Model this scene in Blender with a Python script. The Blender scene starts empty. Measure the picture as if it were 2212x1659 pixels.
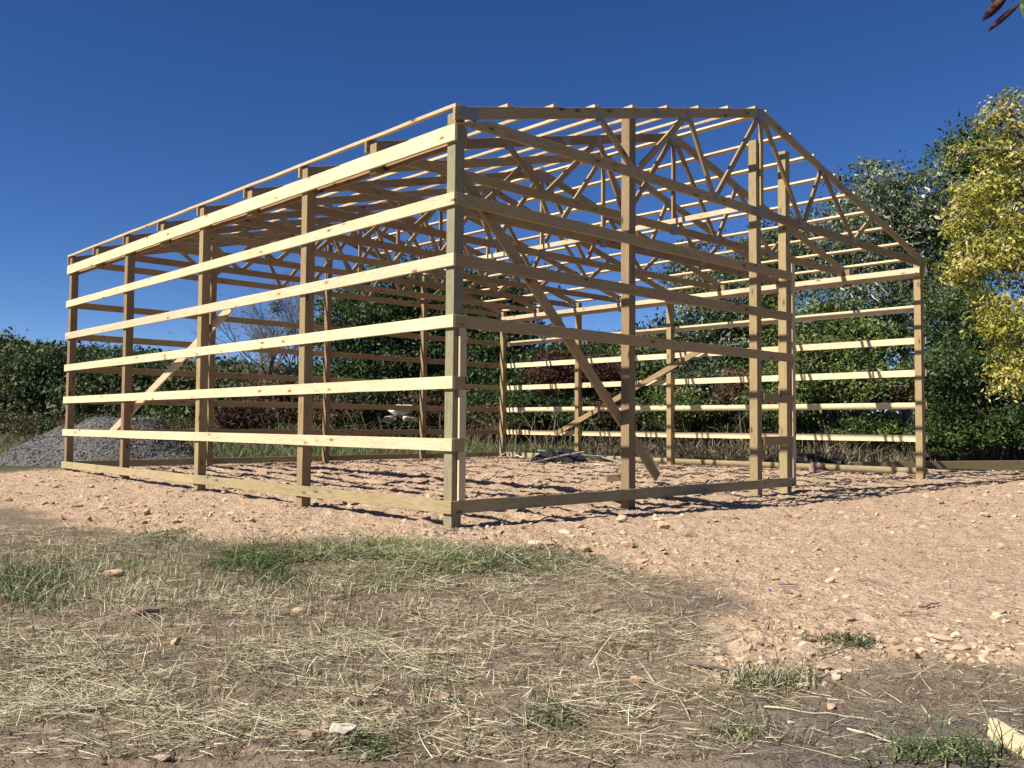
import bpy, math, random
import numpy as np
from mathutils import Vector, Matrix

# ------------------------------------------------------------------ camera, sky, sun, exposure
SC = bpy.context.scene
COL = SC.collection
CAM = np.array([-6.3676, -7.6237, 0.8395])
YAW, PITCH, ROLL, FPX = -0.76166, 0.045343, 0.0073, 1944.08      # focal length for a 2212 px wide frame
_c, _s, _cp, _sp = math.cos(YAW), math.sin(YAW), math.cos(PITCH), math.sin(PITCH)
_r = np.array([_c, _s, 0.0])
_f = np.array([-_s * _cp, _c * _cp, _sp])
_u = np.array([_s * _sp, -_c * _sp, _cp])
_R = _r * math.cos(ROLL) + _u * math.sin(ROLL)
_U = -_r * math.sin(ROLL) + _u * math.cos(ROLL)
cd = bpy.data.cameras.new('camera')
cam = bpy.data.objects.new('camera', cd)
COL.objects.link(cam)
m4 = Matrix.Identity(4)
for i in range(3):
    m4[i][0], m4[i][1], m4[i][2], m4[i][3] = _R[i], _U[i], -_f[i], CAM[i]
cam.matrix_world = m4
cd.sensor_width = 36.0
cd.lens = 36.0 * FPX / 2212.0
cd.clip_start, cd.clip_end = 0.1, 3000.0
SC.camera = cam

SUN = Vector((-1.0, 0.22, 0.93)).normalized()                    # towards the sun
w = bpy.data.worlds.new('World'); SC.world = w; w.use_nodes = True
nt = w.node_tree
sky = nt.nodes.new('ShaderNodeTexSky'); sky.sky_type = 'NISHITA'; sky.sun_disc = False
sky.sun_elevation = math.asin(SUN.z); sky.sun_rotation = math.atan2(SUN.x, SUN.y)
sky.altitude = 300.0; sky.air_density = 0.6; sky.dust_density = 0.0; sky.ozone_density = 3.2
bg = nt.nodes['Background']; bg.inputs[1].default_value = 0.06
hs = nt.nodes.new('ShaderNodeHueSaturation'); hs.inputs['Saturation'].default_value = 1.23; hs.inputs['Hue'].default_value = .511
nt.links.new(sky.outputs[0], hs.inputs['Color']); nt.links.new(hs.outputs[0], bg.inputs[0])
sl = bpy.data.lights.new('sun', 'SUN'); sl.energy = 5.0; sl.angle = math.radians(0.53); sl.color = (1.0, 0.93, 0.82)
so = bpy.data.objects.new('sun', sl); COL.objects.link(so)
so.rotation_euler = SUN.to_track_quat('Z', 'Y').to_euler()
vs = SC.view_settings
vs.view_transform = 'Standard'; vs.look = 'None'; vs.gamma = 1.0; vs.use_curve_mapping = False; vs.exposure = 0.95
SC.cycles.max_bounces = 6; SC.cycles.diffuse_bounces = 3; SC.cycles.transparent_max_bounces = 6

# ------------------------------------------------------------------ numbers
B, W, SP, ZH = 3.2126, 12.7732, 0.6838, 4.1827
L = 4 * B
P, T = 0.14, 0.038
X1, X2, X3 = 3.134, 6.336, 7.25
rng = np.random.default_rng(7)
random.seed(7)

def link(o, parent=None):
    COL.objects.link(o)
    if parent is not None: o.parent = parent
    return o
def tag(o, label=None, cat=None, group=None, kind=None):
    if label: o['label'] = label
    if cat: o['category'] = cat
    if group: o['group'] = group
    if kind: o['kind'] = kind
    return o
def empty(name, loc=(0, 0, 0), parent=None):
    o = bpy.data.objects.new(name, None); o.location = loc; o.empty_display_size = .2
    return link(o, parent)

def unit(n):
    v = rng.normal(size=(n, 3)); return v / np.linalg.norm(v, axis=1)[:, None]
# value noise --------------------------------------------------------
def _h(ix, iy, s):
    n = (ix.astype(np.int64) * 374761393 + iy.astype(np.int64) * 668265263 + s * 1442695041) & 0xffffffff
    n = ((n ^ (n >> 13)) * 1274126177) & 0xffffffff
    return ((n ^ (n >> 16)) & 0xffff) / 65535.0
def vn(x, y, s=0):
    x = np.asarray(x, float); y = np.asarray(y, float)
    ix, iy = np.floor(x), np.floor(y); fx, fy = x - ix, y - iy
    fx = fx * fx * (3 - 2 * fx); fy = fy * fy * (3 - 2 * fy)
    a, b, c, d = _h(ix, iy, s), _h(ix + 1, iy, s), _h(ix, iy + 1, s), _h(ix + 1, iy + 1, s)
    return (a * (1 - fx) + b * fx) * (1 - fy) + (c * (1 - fx) + d * fx) * fy
def fbm(x, y, o=4, s=0, g=.5):
    t, a, n = 0, 1.0, 0
    for k in range(o):
        t = t + a * vn(x * 2 ** k + 17.3 * k, y * 2 ** k - 9.1 * k, s + k); n += a; a *= g
    return t / n
def sstep(a, b, x):
    t = np.clip((x - a) / (b - a), 0, 1); return t * t * (3 - 2 * t)

# ground height ------------------------------------------------------
FV = np.array([-_s, _c]); RV = np.array([_c, _s])                # horizontal forward and right of the view
def depth(x, y): return (x - CAM[0]) * FV[0] + (y - CAM[1]) * FV[1]
def side(x, y): return (x - CAM[0]) * RV[0] + (y - CAM[1]) * RV[1]
def base_z(x, y):
    v = depth(x, y) - 9.91
    z = np.where(v < 0, -0.31 + 0.036 * v, -0.31 + 0.0095 * np.minimum(v, 30) + 0.13 * np.clip(v - 23.5, 0, 6.2) * sstep(-14, -7, side(x, y)))
    # a low heap of soil with cut hay
    s_ = side(x, y)
    hx, hy = s_ + 1.35, depth(x, y) - 7.7
    return z + 0.13 * np.exp(-(hx / 0.9) ** 2 - (hy / 0.55) ** 2)
def ray(u, v):
    a, b = (u - 1106) / FPX, -(v - 829.5) / FPX
    d = _R * a + _U * b + _f
    return d
def gp(u, v):
    """ground point seen at this spot of a 2212 px wide picture"""
    d = ray(u, v); z = -0.3
    for _ in range(25):
        t = (z - CAM[2]) / d[2]
        q = CAM + d * t
        z = float(base_z(q[0], q[1]))
    return q
def gat(u, dep):
    """world x, y on the bearing of column u at this depth"""
    d = ray(u, 905); t = dep / (d[0] * FV[0] + d[1] * FV[1])
    return CAM[0] + d[0] * t, CAM[1] + d[1] * t
def zat(v, dep): return CAM[2] + (917.6 - v) * dep / FPX
def project(x, y, z):
    q = np.stack([x - CAM[0], y - CAM[1], z - CAM[2]], -1)
    fw = q @ _f
    return 1106 + FPX * (q @ _R) / fw, 829.5 - FPX * (q @ _U) / fw

pad_edge = [(-60, 1060), (0, 1090), (70, 1098), (150, 1128), (225, 1147), (330, 1152), (431, 1172), (560, 1178), (712, 1162), (901, 1170),
            (1066, 1177), (1246, 1196), (1347, 1215), (1457, 1245), (1580, 1275), (1600, 1300), (1530, 1345), (1520, 1400), (1560, 1455),
            (1637, 1458), (1720, 1440), (1810, 1435), (1930, 1425), (2034, 1418), (2130, 1425), (2212, 1442), (2400, 1480)]
PADP = [gp(u, v)[:2] for u, v in pad_edge]
PADP += [gat(2600, 14), gat(2500, 21.2), gat(2212, 21.6), gat(2000, 22.2), gat(1800, 23.2), (W + .5, 8), (13.3, L + .35), (6, L + .4), (-.2, L + .45), (-3.5, 12.0), (-5.5, 9)]
PADP = np.array(PADP)
def poly_sd(x, y, poly):
    """signed distance, positive inside"""
    x = np.asarray(x, float); y = np.asarray(y, float)
    d2 = np.full(x.shape, 1e9); ins = np.zeros(x.shape, bool)
    n = len(poly)
    for i in range(n):
        ax, ay = poly[i]; bx, by = poly[(i + 1) % n]
        ex, ey = bx - ax, by - ay
        t = np.clip(((x - ax) * ex + (y - ay) * ey) / (ex * ex + ey * ey), 0, 1)
        d2 = np.minimum(d2, (x - ax - t * ex) ** 2 + (y - ay - t * ey) ** 2)
        c = ((ay > y) != (by > y)) & (x < (bx - ax) * (y - ay) / (by - ay + 1e-12) + ax)
        ins ^= c
    return np.where(ins, 1, -1) * np.sqrt(d2)
def pad_mask(x, y):
    sd = poly_sd(x, y, PADP)
    return sstep(-.28, .24, sd + .6 * (fbm(x * 1.7, y * 1.7, 3, 3) - .5) + .22 * (fbm(x * 9, y * 9, 2, 5) - .5))
def inside_barn(x, y):
    return sstep(-.1, .5, np.minimum(np.minimum(x, W - x), np.minimum(y, L - y)))
def ground_z(x, y, m=None):
    if m is None: m = pad_mask(x, y)
    z = base_z(x, y)
    far = sstep(34, 20, depth(x, y))
    lump = fbm(x * 3.2, y * 3.2, 4, 11) - .5
    clod = np.abs(fbm(x * 8, y * 8, 3, 21) - .5)
    rough = .55 + .75 * fbm(x * .35, y * .35, 2, 31)
    smooth_right = 1 - .6 * sstep(1.2, 3.2, side(x, y)) * sstep(10.5, 8.5, depth(x, y))
    zi = inside_barn(x, y)
    z = z + m * far * smooth_right * ((.075 + .05 * zi) * lump + (.095 + .035 * zi) * rough * clod + .035 * np.maximum(0, fbm(x * 19, y * 19, 2, 26) - .5))
    z = z + (1 - m) * far * (.07 * (fbm(x * 1.6, y * 1.6, 4, 41) - .5) + .035 * (fbm(x * 9, y * 9, 4, 51, .6) - .5))
    return z

# ------------------------------------------------------------------ materials
ALB = 0.80                                                       # common scale of the mineral and wood albedos
class NT:
    def __init__(s, name):
        s.m = bpy.data.materials.new(name); s.m.use_nodes = True
        s.t = s.m.node_tree; s.b = s.t.nodes['Principled BSDF']
        s.b.inputs['Specular IOR Level'].default_value = .3
    def n(s, k, **kw):
        q = s.t.nodes.new(k)
        for a, v in kw.items():
            if a in ('op',): q.operation = v
            elif isinstance(a, str) and hasattr(q, a): setattr(q, a, v)
        return q
    def l(s, a, b): s.t.links.new(a, b)
    def noise(s, vec, scale, detail=3, rough=.55):
        q = s.n('ShaderNodeTexNoise'); q.inputs['Scale'].default_value = scale; q.inputs['Detail'].default_value = detail
        q.inputs['Roughness'].default_value = rough
        if vec is not None: s.l(vec, q.inputs['Vector'])
        return q.outputs['Fac']
    def mapr(s, v, a, b, c=0.0, d=1.0):
        q = s.n('ShaderNodeMapRange'); s.l(v, q.inputs[0])
        for i, x in enumerate((a, b, c, d)): q.inputs[i + 1].default_value = x
        return q.outputs[0]
    def mix(s, f, a, b, bt='MIX'):
        q = s.n('ShaderNodeMix'); q.data_type = 'RGBA'; q.blend_type = bt
        if hasattr(f, 'links'): s.l(f, q.inputs[0])
        else: q.inputs[0].default_value = f
        for i, x in ((6, a), (7, b)):
            if hasattr(x, 'links'): s.l(x, q.inputs[i])
            else: q.inputs[i].default_value = (x[0] * ALB, x[1] * ALB, x[2] * ALB, 1)
        return q.outputs[2]
    def math(s, op, a, b=None, c=None):
        q = s.n('ShaderNodeMath'); q.operation = op
        for i, x in enumerate((a, b, c)):
            if x is None: continue
            if hasattr(x, 'links'): s.l(x, q.inputs[i])
            else: q.inputs[i].default_value = x
        return q.outputs[0]
    def hsv(s, col, v=None, h=None, sat=None):
        q = s.n('ShaderNodeHueSaturation'); s.l(col, q.inputs['Color'])
        for nm, x in (('Value', v), ('Hue', h), ('Saturation', sat)):
            if x is None: continue
            if hasattr(x, 'links'): s.l(x, q.inputs[nm])
            else: q.inputs[nm].default_value = x
        return q.outputs['Color']
    def bump(s, h, strength=.5, dist=.01):
        q = s.n('ShaderNodeBump'); q.inputs['Strength'].default_value = strength; q.inputs['Distance'].default_value = dist
        s.l(h, q.inputs['Height']); s.l(q.outputs[0], s.b.inputs['Normal'])
    def out(s, col, rough=.8):
        if hasattr(col, 'links'): s.l(col, s.b.inputs['Base Color'])
        else: s.b.inputs['Base Color'].default_value = (*col, 1)
        if hasattr(rough, 'links'): s.l(rough, s.b.inputs['Roughness'])
        else: s.b.inputs['Roughness'].default_value = rough
        return s.m

def wood(name, pale, dark, knot, green=0.0, ringk=1.0):
    s = NT(name)
    tc = s.n('ShaderNodeTexCoord'); oi = s.n('ShaderNodeObjectInfo')
    off = s.n('ShaderNodeVectorMath', operation='SCALE'); off.inputs[3].default_value = 41.0
    cmb = s.n('ShaderNodeCombineXYZ')
    for i in range(3): s.l(oi.outputs['Random'], cmb.inputs[i])
    s.l(cmb.outputs[0], off.inputs[0])
    add = s.n('ShaderNodeVectorMath', operation='ADD'); s.l(tc.outputs['Object'], add.inputs[0]); s.l(off.outputs[0], add.inputs[1])
    mp = s.n('ShaderNodeMapping'); mp.inputs['Scale'].default_value = (.55, 5, 5); s.l(add.outputs[0], mp.inputs[0])
    v = mp.outputs[0]
    n1 = s.noise(v, 1.6, 2, .5)
    rings = s.math('FRACT', s.math('MULTIPLY', n1, 13.0))
    ring = s.math('POWER', s.math('ABSOLUTE', s.math('SUBTRACT', s.math('MULTIPLY', rings, 2.0), 1.0)), 2.2)
    mp2 = s.n('ShaderNodeMapping'); mp2.inputs['Scale'].default_value = (1.2, 60, 60); s.l(add.outputs[0], mp2.inputs[0])
    fib = s.noise(mp2.outputs[0], 1.0, 2)
    mp3 = s.n('ShaderNodeMapping'); mp3.inputs['Scale'].default_value = (3.2, 9.0, 9.0); s.l(add.outputs[0], mp3.inputs[0])
    vo = s.n('ShaderNodeTexVoronoi'); vo.inputs['Scale'].default_value = 1.0; s.l(mp3.outputs[0], vo.inputs['Vector'])
    kn = s.mapr(vo.outputs['Distance'], .11, .2, 1, 0)
    vo.inputs['Randomness'].default_value = 1.0
    col = s.mix(s.math('MULTIPLY', ring, .55 * ringk), pale, dark)
    col = s.mix(s.mapr(fib, .35, .75, 0, .35), col, dark)
    sel = s.math('GREATER_THAN', s.n('ShaderNodeSeparateColor').outputs[0], .5) if False else None
    sc = s.n('ShaderNodeSeparateColor'); s.l(vo.outputs['Color'], sc.inputs[0])
    kn = s.math('MULTIPLY', kn, s.math('GREATER_THAN', sc.outputs[0], .62))
    halo = s.math('MULTIPLY', s.mapr(vo.outputs['Distance'], .12, .42, .6, 0), s.math('GREATER_THAN', sc.outputs[0], .62))
    col = s.mix(halo, col, dark)
    col = s.mix(s.math('MULTIPLY', kn, .85), col, knot)
    big = s.noise(tc.outputs['Object'], .9, 3)
    col = s.hsv(col, v=s.math('ADD', s.mapr(oi.outputs['Random'], 0, 1, .80, 1.12), s.mapr(big, .3, .7, -.08, .08)),
                h=s.mapr(oi.outputs['Random'], 0, 1, .492, .508))
    s.bump(s.math('ADD', ring, fib), .35, .002)
    return s.out(col, .72)
M = {}
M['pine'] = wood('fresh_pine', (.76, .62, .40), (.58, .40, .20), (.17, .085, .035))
M['pine_shaded'] = wood('pine_shade_toned', (.42, .305, .16), (.28, .18, .08), (.055, .025, .01))  # same pine, shade put into the colour for trusses, gable girts and inner boards
M['treated'] = wood('treated_post_pine', (.34, .25, .13), (.20, .135, .065), (.06, .035, .015), ringk=.9)
M['skirt'] = wood('green_treated_pine', (.42, .34, .185), (.26, .20, .095), (.09, .055, .025), ringk=1.2)
M['grey_treated'] = wood('weathered_corner_post', (.30, .265, .16), (.17, .145, .085), (.06, .045, .025), ringk=1.1)
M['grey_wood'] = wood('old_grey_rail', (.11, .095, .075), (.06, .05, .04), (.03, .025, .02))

def simple(name, col, rough=.7, metal=0, var=.12, scale=8):
    s = NT(name); tc = s.n('ShaderNodeTexCoord')
    n = s.noise(tc.outputs['Object'], scale, 3)
    q = s.n('ShaderNodeRGB'); q.outputs[0].default_value = (*col, 1)
    c = s.hsv(q.outputs[0], v=s.mapr(n, .25, .75, 1 - var, 1 + var))
    s.b.inputs['Metallic'].default_value = metal
    return s.out(c, rough)
def plate_mat():
    s = NT('galvanised_plate'); tc = s.n('ShaderNodeTexCoord')
    wv = s.n('ShaderNodeTexWave'); wv.bands_direction = 'X'; wv.inputs['Scale'].default_value = 22; wv.inputs['Distortion'].default_value = .3
    s.l(tc.outputs['Object'], wv.inputs['Vector'])
    c = s.mix(s.mapr(wv.outputs['Fac'], .2, .8), (.16, .16, .155), (.42, .42, .41))
    s.b.inputs['Metallic'].default_value = .25
    s.bump(wv.outputs['Fac'], .6, .003)
    return s.out(c, .42)
M['plate'] = plate_mat()
M['black_plastic'] = simple('black_plastic_sheet', (.01, .01, .011), .75)
M['white_pipe'] = simple('white_pipe', (.62, .62, .6), .45)
M['grey_pipe'] = simple('grey_pipe', (.2, .24, .25), .5)
M['blue'] = simple('blue_plastic', (.03, .05, .45), .4)
M['teal'] = simple('teal_plastic', (.03, .13, .14), .5)

def rock_mat(name, a, b, c, scale=9):
    s = NT(name); tc = s.n('ShaderNodeTexCoord'); oi = s.n('ShaderNodeObjectInfo')
    n = s.noise(tc.outputs['Object'], scale, 5, .62); n2 = s.noise(tc.outputs['Object'], scale * 3.3, 4, .6)
    col = s.mix(s.mapr(n, .35, .65), a, b)
    col = s.mix(s.mapr(n2, .5, .72, 0, .8), col, c)
    s.bump(n2, .5, .012)
    return s.out(col, .9)
M['rock_tan'] = rock_mat('tan_chert', (.52, .37, .26), (.42, .26, .17), (.62, .48, .34))
M['rock_red'] = rock_mat('reddish_chert', (.33, .22, .16), (.23, .15, .105), (.45, .35, .27))
M['rock_orange'] = rock_mat('orange_chert', (.44, .30, .20), (.54, .41, .29), (.32, .2, .13))
M['rock_pale'] = rock_mat('pale_chert', (.6, .55, .46), (.38, .32, .25), (.7, .66, .58))
M['boulder'] = rock_mat('pale_boulder', (.62, .58, .5), (.5, .44, .36), (.72, .69, .62), 3)
M['dark_rock'] = rock_mat('dark_stone', (.1, .075, .055), (.16, .12, .09), (.07, .05, .04))

def attr_mat(name, ramp, rough=.85, attr='tint', trans=0.0, noise=0.0, nscale=3.0, spec=.3):
    s = NT(name); at = s.n('ShaderNodeAttribute', attribute_name=attr)
    cr = s.n('ShaderNodeValToRGB'); el = cr.color_ramp.elements
    while len(el) < len(ramp): el.new(.5)
    for i, (p_, c_) in enumerate(ramp): el[i].position = p_; el[i].color = (*[k_ * (ALB if not trans or name == 'straw' else .88) for k_ in c_], 1)
    s.l(at.outputs['Fac'], cr.inputs[0]); col = cr.outputs[0]
    s.b.inputs['Specular IOR Level'].default_value = spec
    if noise:
        tc = s.n('ShaderNodeTexCoord')
        col = s.hsv(col, v=s.mapr(s.noise(tc.outputs['Object'], nscale, 3), .3, .7, 1 - noise, 1 + noise))
    s.out(col, rough)
    if trans:
        tr = s.n('ShaderNodeBsdfTranslucent'); s.l(col, tr.inputs[0])
        mx = s.n('ShaderNodeMixShader'); mx.inputs[0].default_value = trans
        s.l(s.b.outputs[0], mx.inputs[1]); s.l(tr.outputs[0], mx.inputs[2])
        s.l(mx.outputs[0], s.t.nodes['Material Output'].inputs[0])
    return s.m
GR = lambda a, b, c: [(0, a), (.5, b), (1, c)]
M['rubble'] = attr_mat('rubble', [(0, (.25, .15, .09)), (.3, (.42, .275, .175)), (.7, (.53, .385, .26)), (1, (.68, .54, .40))], .92)
M['gravel'] = attr_mat('gravel', [(0, (.06, .058, .056)), (.6, (.125, .12, .117)), (1, (.32, .31, .30))], .9)
M['straw'] = attr_mat('straw', [(0, (.15, .12, .07)), (.3, (.32, .275, .165)), (.62, (.64, .56, .37)), (1, (.86, .79, .58))], .6, trans=.15)
M['grass'] = attr_mat('grass_blades', [(0, (.04, .065, .022)), (.45, (.095, .145, .05)), (.75, (.24, .27, .12)), (1, (.58, .54, .33))], .5, trans=.3)
M['weeds'] = attr_mat('dry_weeds', [(0, (.06, .045, .025)), (.5, (.17, .13, .075)), (1, (.42, .36, .25))], .8, trans=.15)
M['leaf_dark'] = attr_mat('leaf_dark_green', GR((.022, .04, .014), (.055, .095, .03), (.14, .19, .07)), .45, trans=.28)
M['leaf_mid'] = attr_mat('leaf_mid_green', GR((.02, .038, .01), (.075, .12, .03), (.24, .29, .09)), .45, trans=.32)
M['leaf_silver'] = attr_mat('leaf_silvery', [(0, (.035, .055, .028)), (.5, (.10, .135, .07)), (.78, (.2, .25, .13)), (1, (.55, .57, .45))], .4, trans=.25)
M['leaf_yellow'] = attr_mat('leaf_yellow', [(0, (.07, .11, .02)), (.3, (.21, .25, .045)), (.6, (.48, .44, .08)), (.85, (.66, .54, .14)), (1, (.85, .76, .42))], .5, trans=.38)
M['leaf_red'] = attr_mat('leaf_red', GR((.03, .016, .012), (.065, .028, .02), (.13, .06, .035)), .55, trans=.25)
M['leaf_brown'] = attr_mat('leaf_brown', GR((.05, .035, .018), (.11, .07, .035), (.2, .14, .07)), .6, trans=.2)
M['leaf_hill'] = attr_mat('leaf_forest', [(0, (.024, .036, .013)), (.5, (.065, .09, .027)), (.85, (.13, .155, .045)), (1, (.22, .17, .06))], .6, trans=.2)
M['bark'] = simple('bark', (.10, .085, .07), .9, var=.4, scale=5)
M['bark_pale'] = simple('pale_bark', (.38, .36, .32), .85, var=.35, scale=4)
M['twig'] = simple('twig', (.13, .11, .09), .9, var=.3)

def ground_mat():
    s = NT('ground_soil_and_chert'); tc = s.n('ShaderNodeTexCoord'); P_ = tc.outputs['Object']
    pad = s.n('ShaderNodeAttribute', attribute_name='pad').outputs['Fac']
    gr = s.n('ShaderNodeAttribute', attribute_name='green').outputs['Fac']
    dk = s.n('ShaderNodeAttribute', attribute_name='damp').outputs['Fac']
    a = s.noise(P_, 1.1, 4); b = s.noise(P_, 9, 5, .65); c = s.noise(P_, 42, 4, .65); d = s.noise(P_, 3.5, 4, .6)
    pc = s.mix(s.mapr(a, .3, .7), (.49, .345, .225), (.54, .40, .275))
    pc = s.mix(s.mapr(b, .45, .72, 0, .75), pc, (.34, .22, .14))
    pc = s.mix(s.mapr(d, .52, .68, 0, .45), pc, (.36, .29, .21))
    pc = s.mix(s.mapr(c, .52, .75, 0, .7), pc, (.64, .50, .38))
    vo = s.n('ShaderNodeTexVoronoi'); vo.inputs['Scale'].default_value = 26; s.l(P_, vo.inputs['Vector'])
    sc = s.n('ShaderNodeSeparateColor'); s.l(vo.outputs['Color'], sc.inputs[0])
    pc = s.hsv(pc, v=s.mapr(sc.outputs[0], 0, 1, .82, 1.14))
    soil = s.mix(s.mapr(a, .3, .7), (.215, .165, .115), (.28, .215, .15))
    soil = s.mix(s.mapr(b, .4, .7, 0, .8), soil, (.12, .09, .06))
    soil = s.mix(s.mapr(c, .55, .75, 0, .6), soil, (.36, .29, .215))
    soil = s.mix(s.math('MULTIPLY', dk, .75), soil, (.13, .115, .10))
    gcol = s.mix(s.mapr(b, .35, .65), (.05, .065, .02), (.11, .10, .045))
    col = s.mix(pad, soil, pc)
    col = s.mix(gr, col, gcol)
    vb = s.mapr(vo.outputs['Distance'], 0, .55, 1, 0)
    hgt = s.math('ADD', s.math('ADD', s.math('MULTIPLY', b, 1.6), c), s.math('MULTIPLY', s.math('MULTIPLY', vb, .55), pad))
    s.bump(hgt, .9, .022)
    s.b.inputs['Specular IOR Level'].default_value = .15
    return s.out(col, .95)
M['ground'] = ground_mat()
M['hill'] = simple('hill_soil', (.03, .04, .015), .95)

# ------------------------------------------------------------------ mesh builders
def mesh_np(name, V, F, mat, attrs=None, smooth=False, fattrs=None):
    """V (n,3); F (m,k) with one k"""
    me = bpy.data.meshes.new(name)
    V = np.ascontiguousarray(V, np.float32); F = np.ascontiguousarray(F, np.int32)
    k = F.shape[1]
    me.vertices.add(len(V)); me.vertices.foreach_set('co', V.ravel())
    me.loops.add(F.size); me.loops.foreach_set('vertex_index', F.ravel())
    me.polygons.add(len(F)); me.polygons.foreach_set('loop_start', np.arange(0, F.size, k, dtype=np.int32))
    me.polygons.foreach_set('loop_total', np.full(len(F), k, np.int32))
    me.polygons.foreach_set('use_smooth', np.full(len(F), bool(smooth)))
    me.materials.append(mat)
    me.update(calc_edges=True)
    for nm, v in (attrs or {}).items():
        a = me.attributes.new(nm, 'FLOAT', 'POINT'); a.data.foreach_set('value', np.ascontiguousarray(v, np.float32))
    for nm, v in (fattrs or {}).items():
        a = me.attributes.new(nm, 'FLOAT', 'FACE'); a.data.foreach_set('value', np.ascontiguousarray(v, np.float32))
    me.validate()
    return me
def obj(name, me, parent=None): return link(bpy.data.objects.new(name, me), parent)

def board_mesh(length, width, thick, mat, segs=1, wane=0.0, c0=(0, 0), c1=(0, 0), bow=0.0):
    """length along X centred, width along Z, thickness along Y; c0/c1 shift the Z edges' ends for bevel cuts"""
    xs = np.linspace(-.5, .5, segs + 1); V = []; ch = min(.003, thick * .15)
    for i, t in enumerate(xs):
        lo = -width / 2; hi = width / 2; by = 0
        if 0 < i < segs:
            if wane:
                lo += max(0, random.gauss(-.001, wane)); hi -= max(0, random.gauss(-.002, wane * .7))
            by = random.gauss(0, .002)
        zb = bow * math.cos(math.pi * t)
        e0 = t * length
        xlo = e0 + (c0[0] if i == 0 else 0) + (c1[0] if i == segs else 0)
        xhi = e0 + (c0[1] if i == 0 else 0) + (c1[1] if i == segs else 0)
        h = thick / 2
        V += [(xlo, -h + by, lo + ch + zb), (xlo, -h + ch + by, lo + zb), (xlo, h - ch + by, lo + zb), (xlo, h + by, lo + ch + zb),
              (xhi, h + by, hi - ch + zb), (xhi, h - ch + by, hi + zb), (xhi, -h + ch + by, hi + zb), (xhi, -h + by, hi - ch + zb)]
    F = []
    for i in range(segs):
        a = i * 8
        for k in range(8): F.append([a + k, a + (k + 1) % 8, a + 8 + (k + 1) % 8, a + 8 + k])
    e = segs * 8
    me = bpy.data.meshes.new('board')
    me.from_pydata(V, [], F + [list(range(7, -1, -1)), list(range(e, e + 8))])
    me.polygons.foreach_set('use_smooth', np.zeros(len(me.polygons), bool))
    me.materials.append(mat); me.update()
    return me
def fix_normals(me):
    import bmesh
    bm = bmesh.new(); bm.from_mesh(me); bmesh.ops.recalc_face_normals(bm, faces=bm.faces); bm.to_mesh(me); bm.free()
def board(name, p0, p1, width, thick, wide_axis, mat, parent, segs=1, wane=0.0, c0=(0, 0), c1=(0, 0), me=None, bow=0.0):
    """p0, p1: ends of the centre line"""
    p0, p1 = Vector(p0), Vector(p1); X = (p1 - p0); ln = X.length; X.normalize()
    Z = Vector(wide_axis); Z = (Z - X * Z.dot(X)).normalized(); Y = Z.cross(X)
    if me is None:
        me = board_mesh(ln, width, thick, mat, segs, wane, c0, c1, bow); fix_normals(me)
    o = obj(name, me, parent)
    mm = Matrix.Identity(4)
    for i in range(3): mm[i][0], mm[i][1], mm[i][2] = X[i], Y[i], Z[i]
    mm.translation = (p0 + p1) / 2
    o.matrix_local = mm
    return o

def tubes(paths, sides=5):
    """paths: list of (points, radii) -> V, F"""
    V = []; F = []; base = 0
    for pts, rad in paths:
        pts = np.asarray(pts, float); n = len(pts)
        tg = np.gradient(pts, axis=0); tg /= np.linalg.norm(tg, axis=1)[:, None] + 1e-9
        ref = np.array([.31, .17, .93]); a = np.cross(tg, ref); a /= np.linalg.norm(a, axis=1)[:, None] + 1e-9
        b = np.cross(tg, a)
        th = np.arange(sides) * 2 * math.pi / sides
        r = np.asarray(rad, float)[:, None, None]
        ring = pts[:, None, :] + r * (a[:, None, :] * np.cos(th)[None, :, None] + b[:, None, :] * np.sin(th)[None, :, None])
        V.append(ring.reshape(-1, 3))
        i = np.arange(n - 1)[:, None] * sides; k = np.arange(sides)[None, :]; k2 = (k + 1) % sides
        F.append(np.stack([i + k, i + k2, i + sides + k2, i + sides + k], -1).reshape(-1, 4) + base)
        base += n * sides
    return np.concatenate(V), np.concatenate(F)

def leaves(C, size, aspect=.5, droop=0.0, tint=None, jitter=.3):
    """C (n,3) leaf origins; returns V,F,tint per face"""
    n = len(C)
    d = unit(n); d[:, 2] = d[:, 2] * (1 - droop) - droop * 1.2; d /= np.linalg.norm(d, axis=1)[:, None]
    q = unit(n); s_ = np.cross(d, q); s_ /= np.linalg.norm(s_, axis=1)[:, None] + 1e-9
    nn = np.cross(d, s_)
    sz = size * (1 + jitter * rng.normal(size=n)).clip(.45, 1.8)
    l = sz[:, None]; w_ = l * aspect / 2
    V = np.stack([C, C + d * l * .45 + s_ * w_ + nn * l * .08, C + d * l, C + d * l * .45 - s_ * w_ + nn * l * .08], 1).reshape(-1, 3)
    F = np.arange(4 * n).reshape(n, 4)
    return V, F

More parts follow.
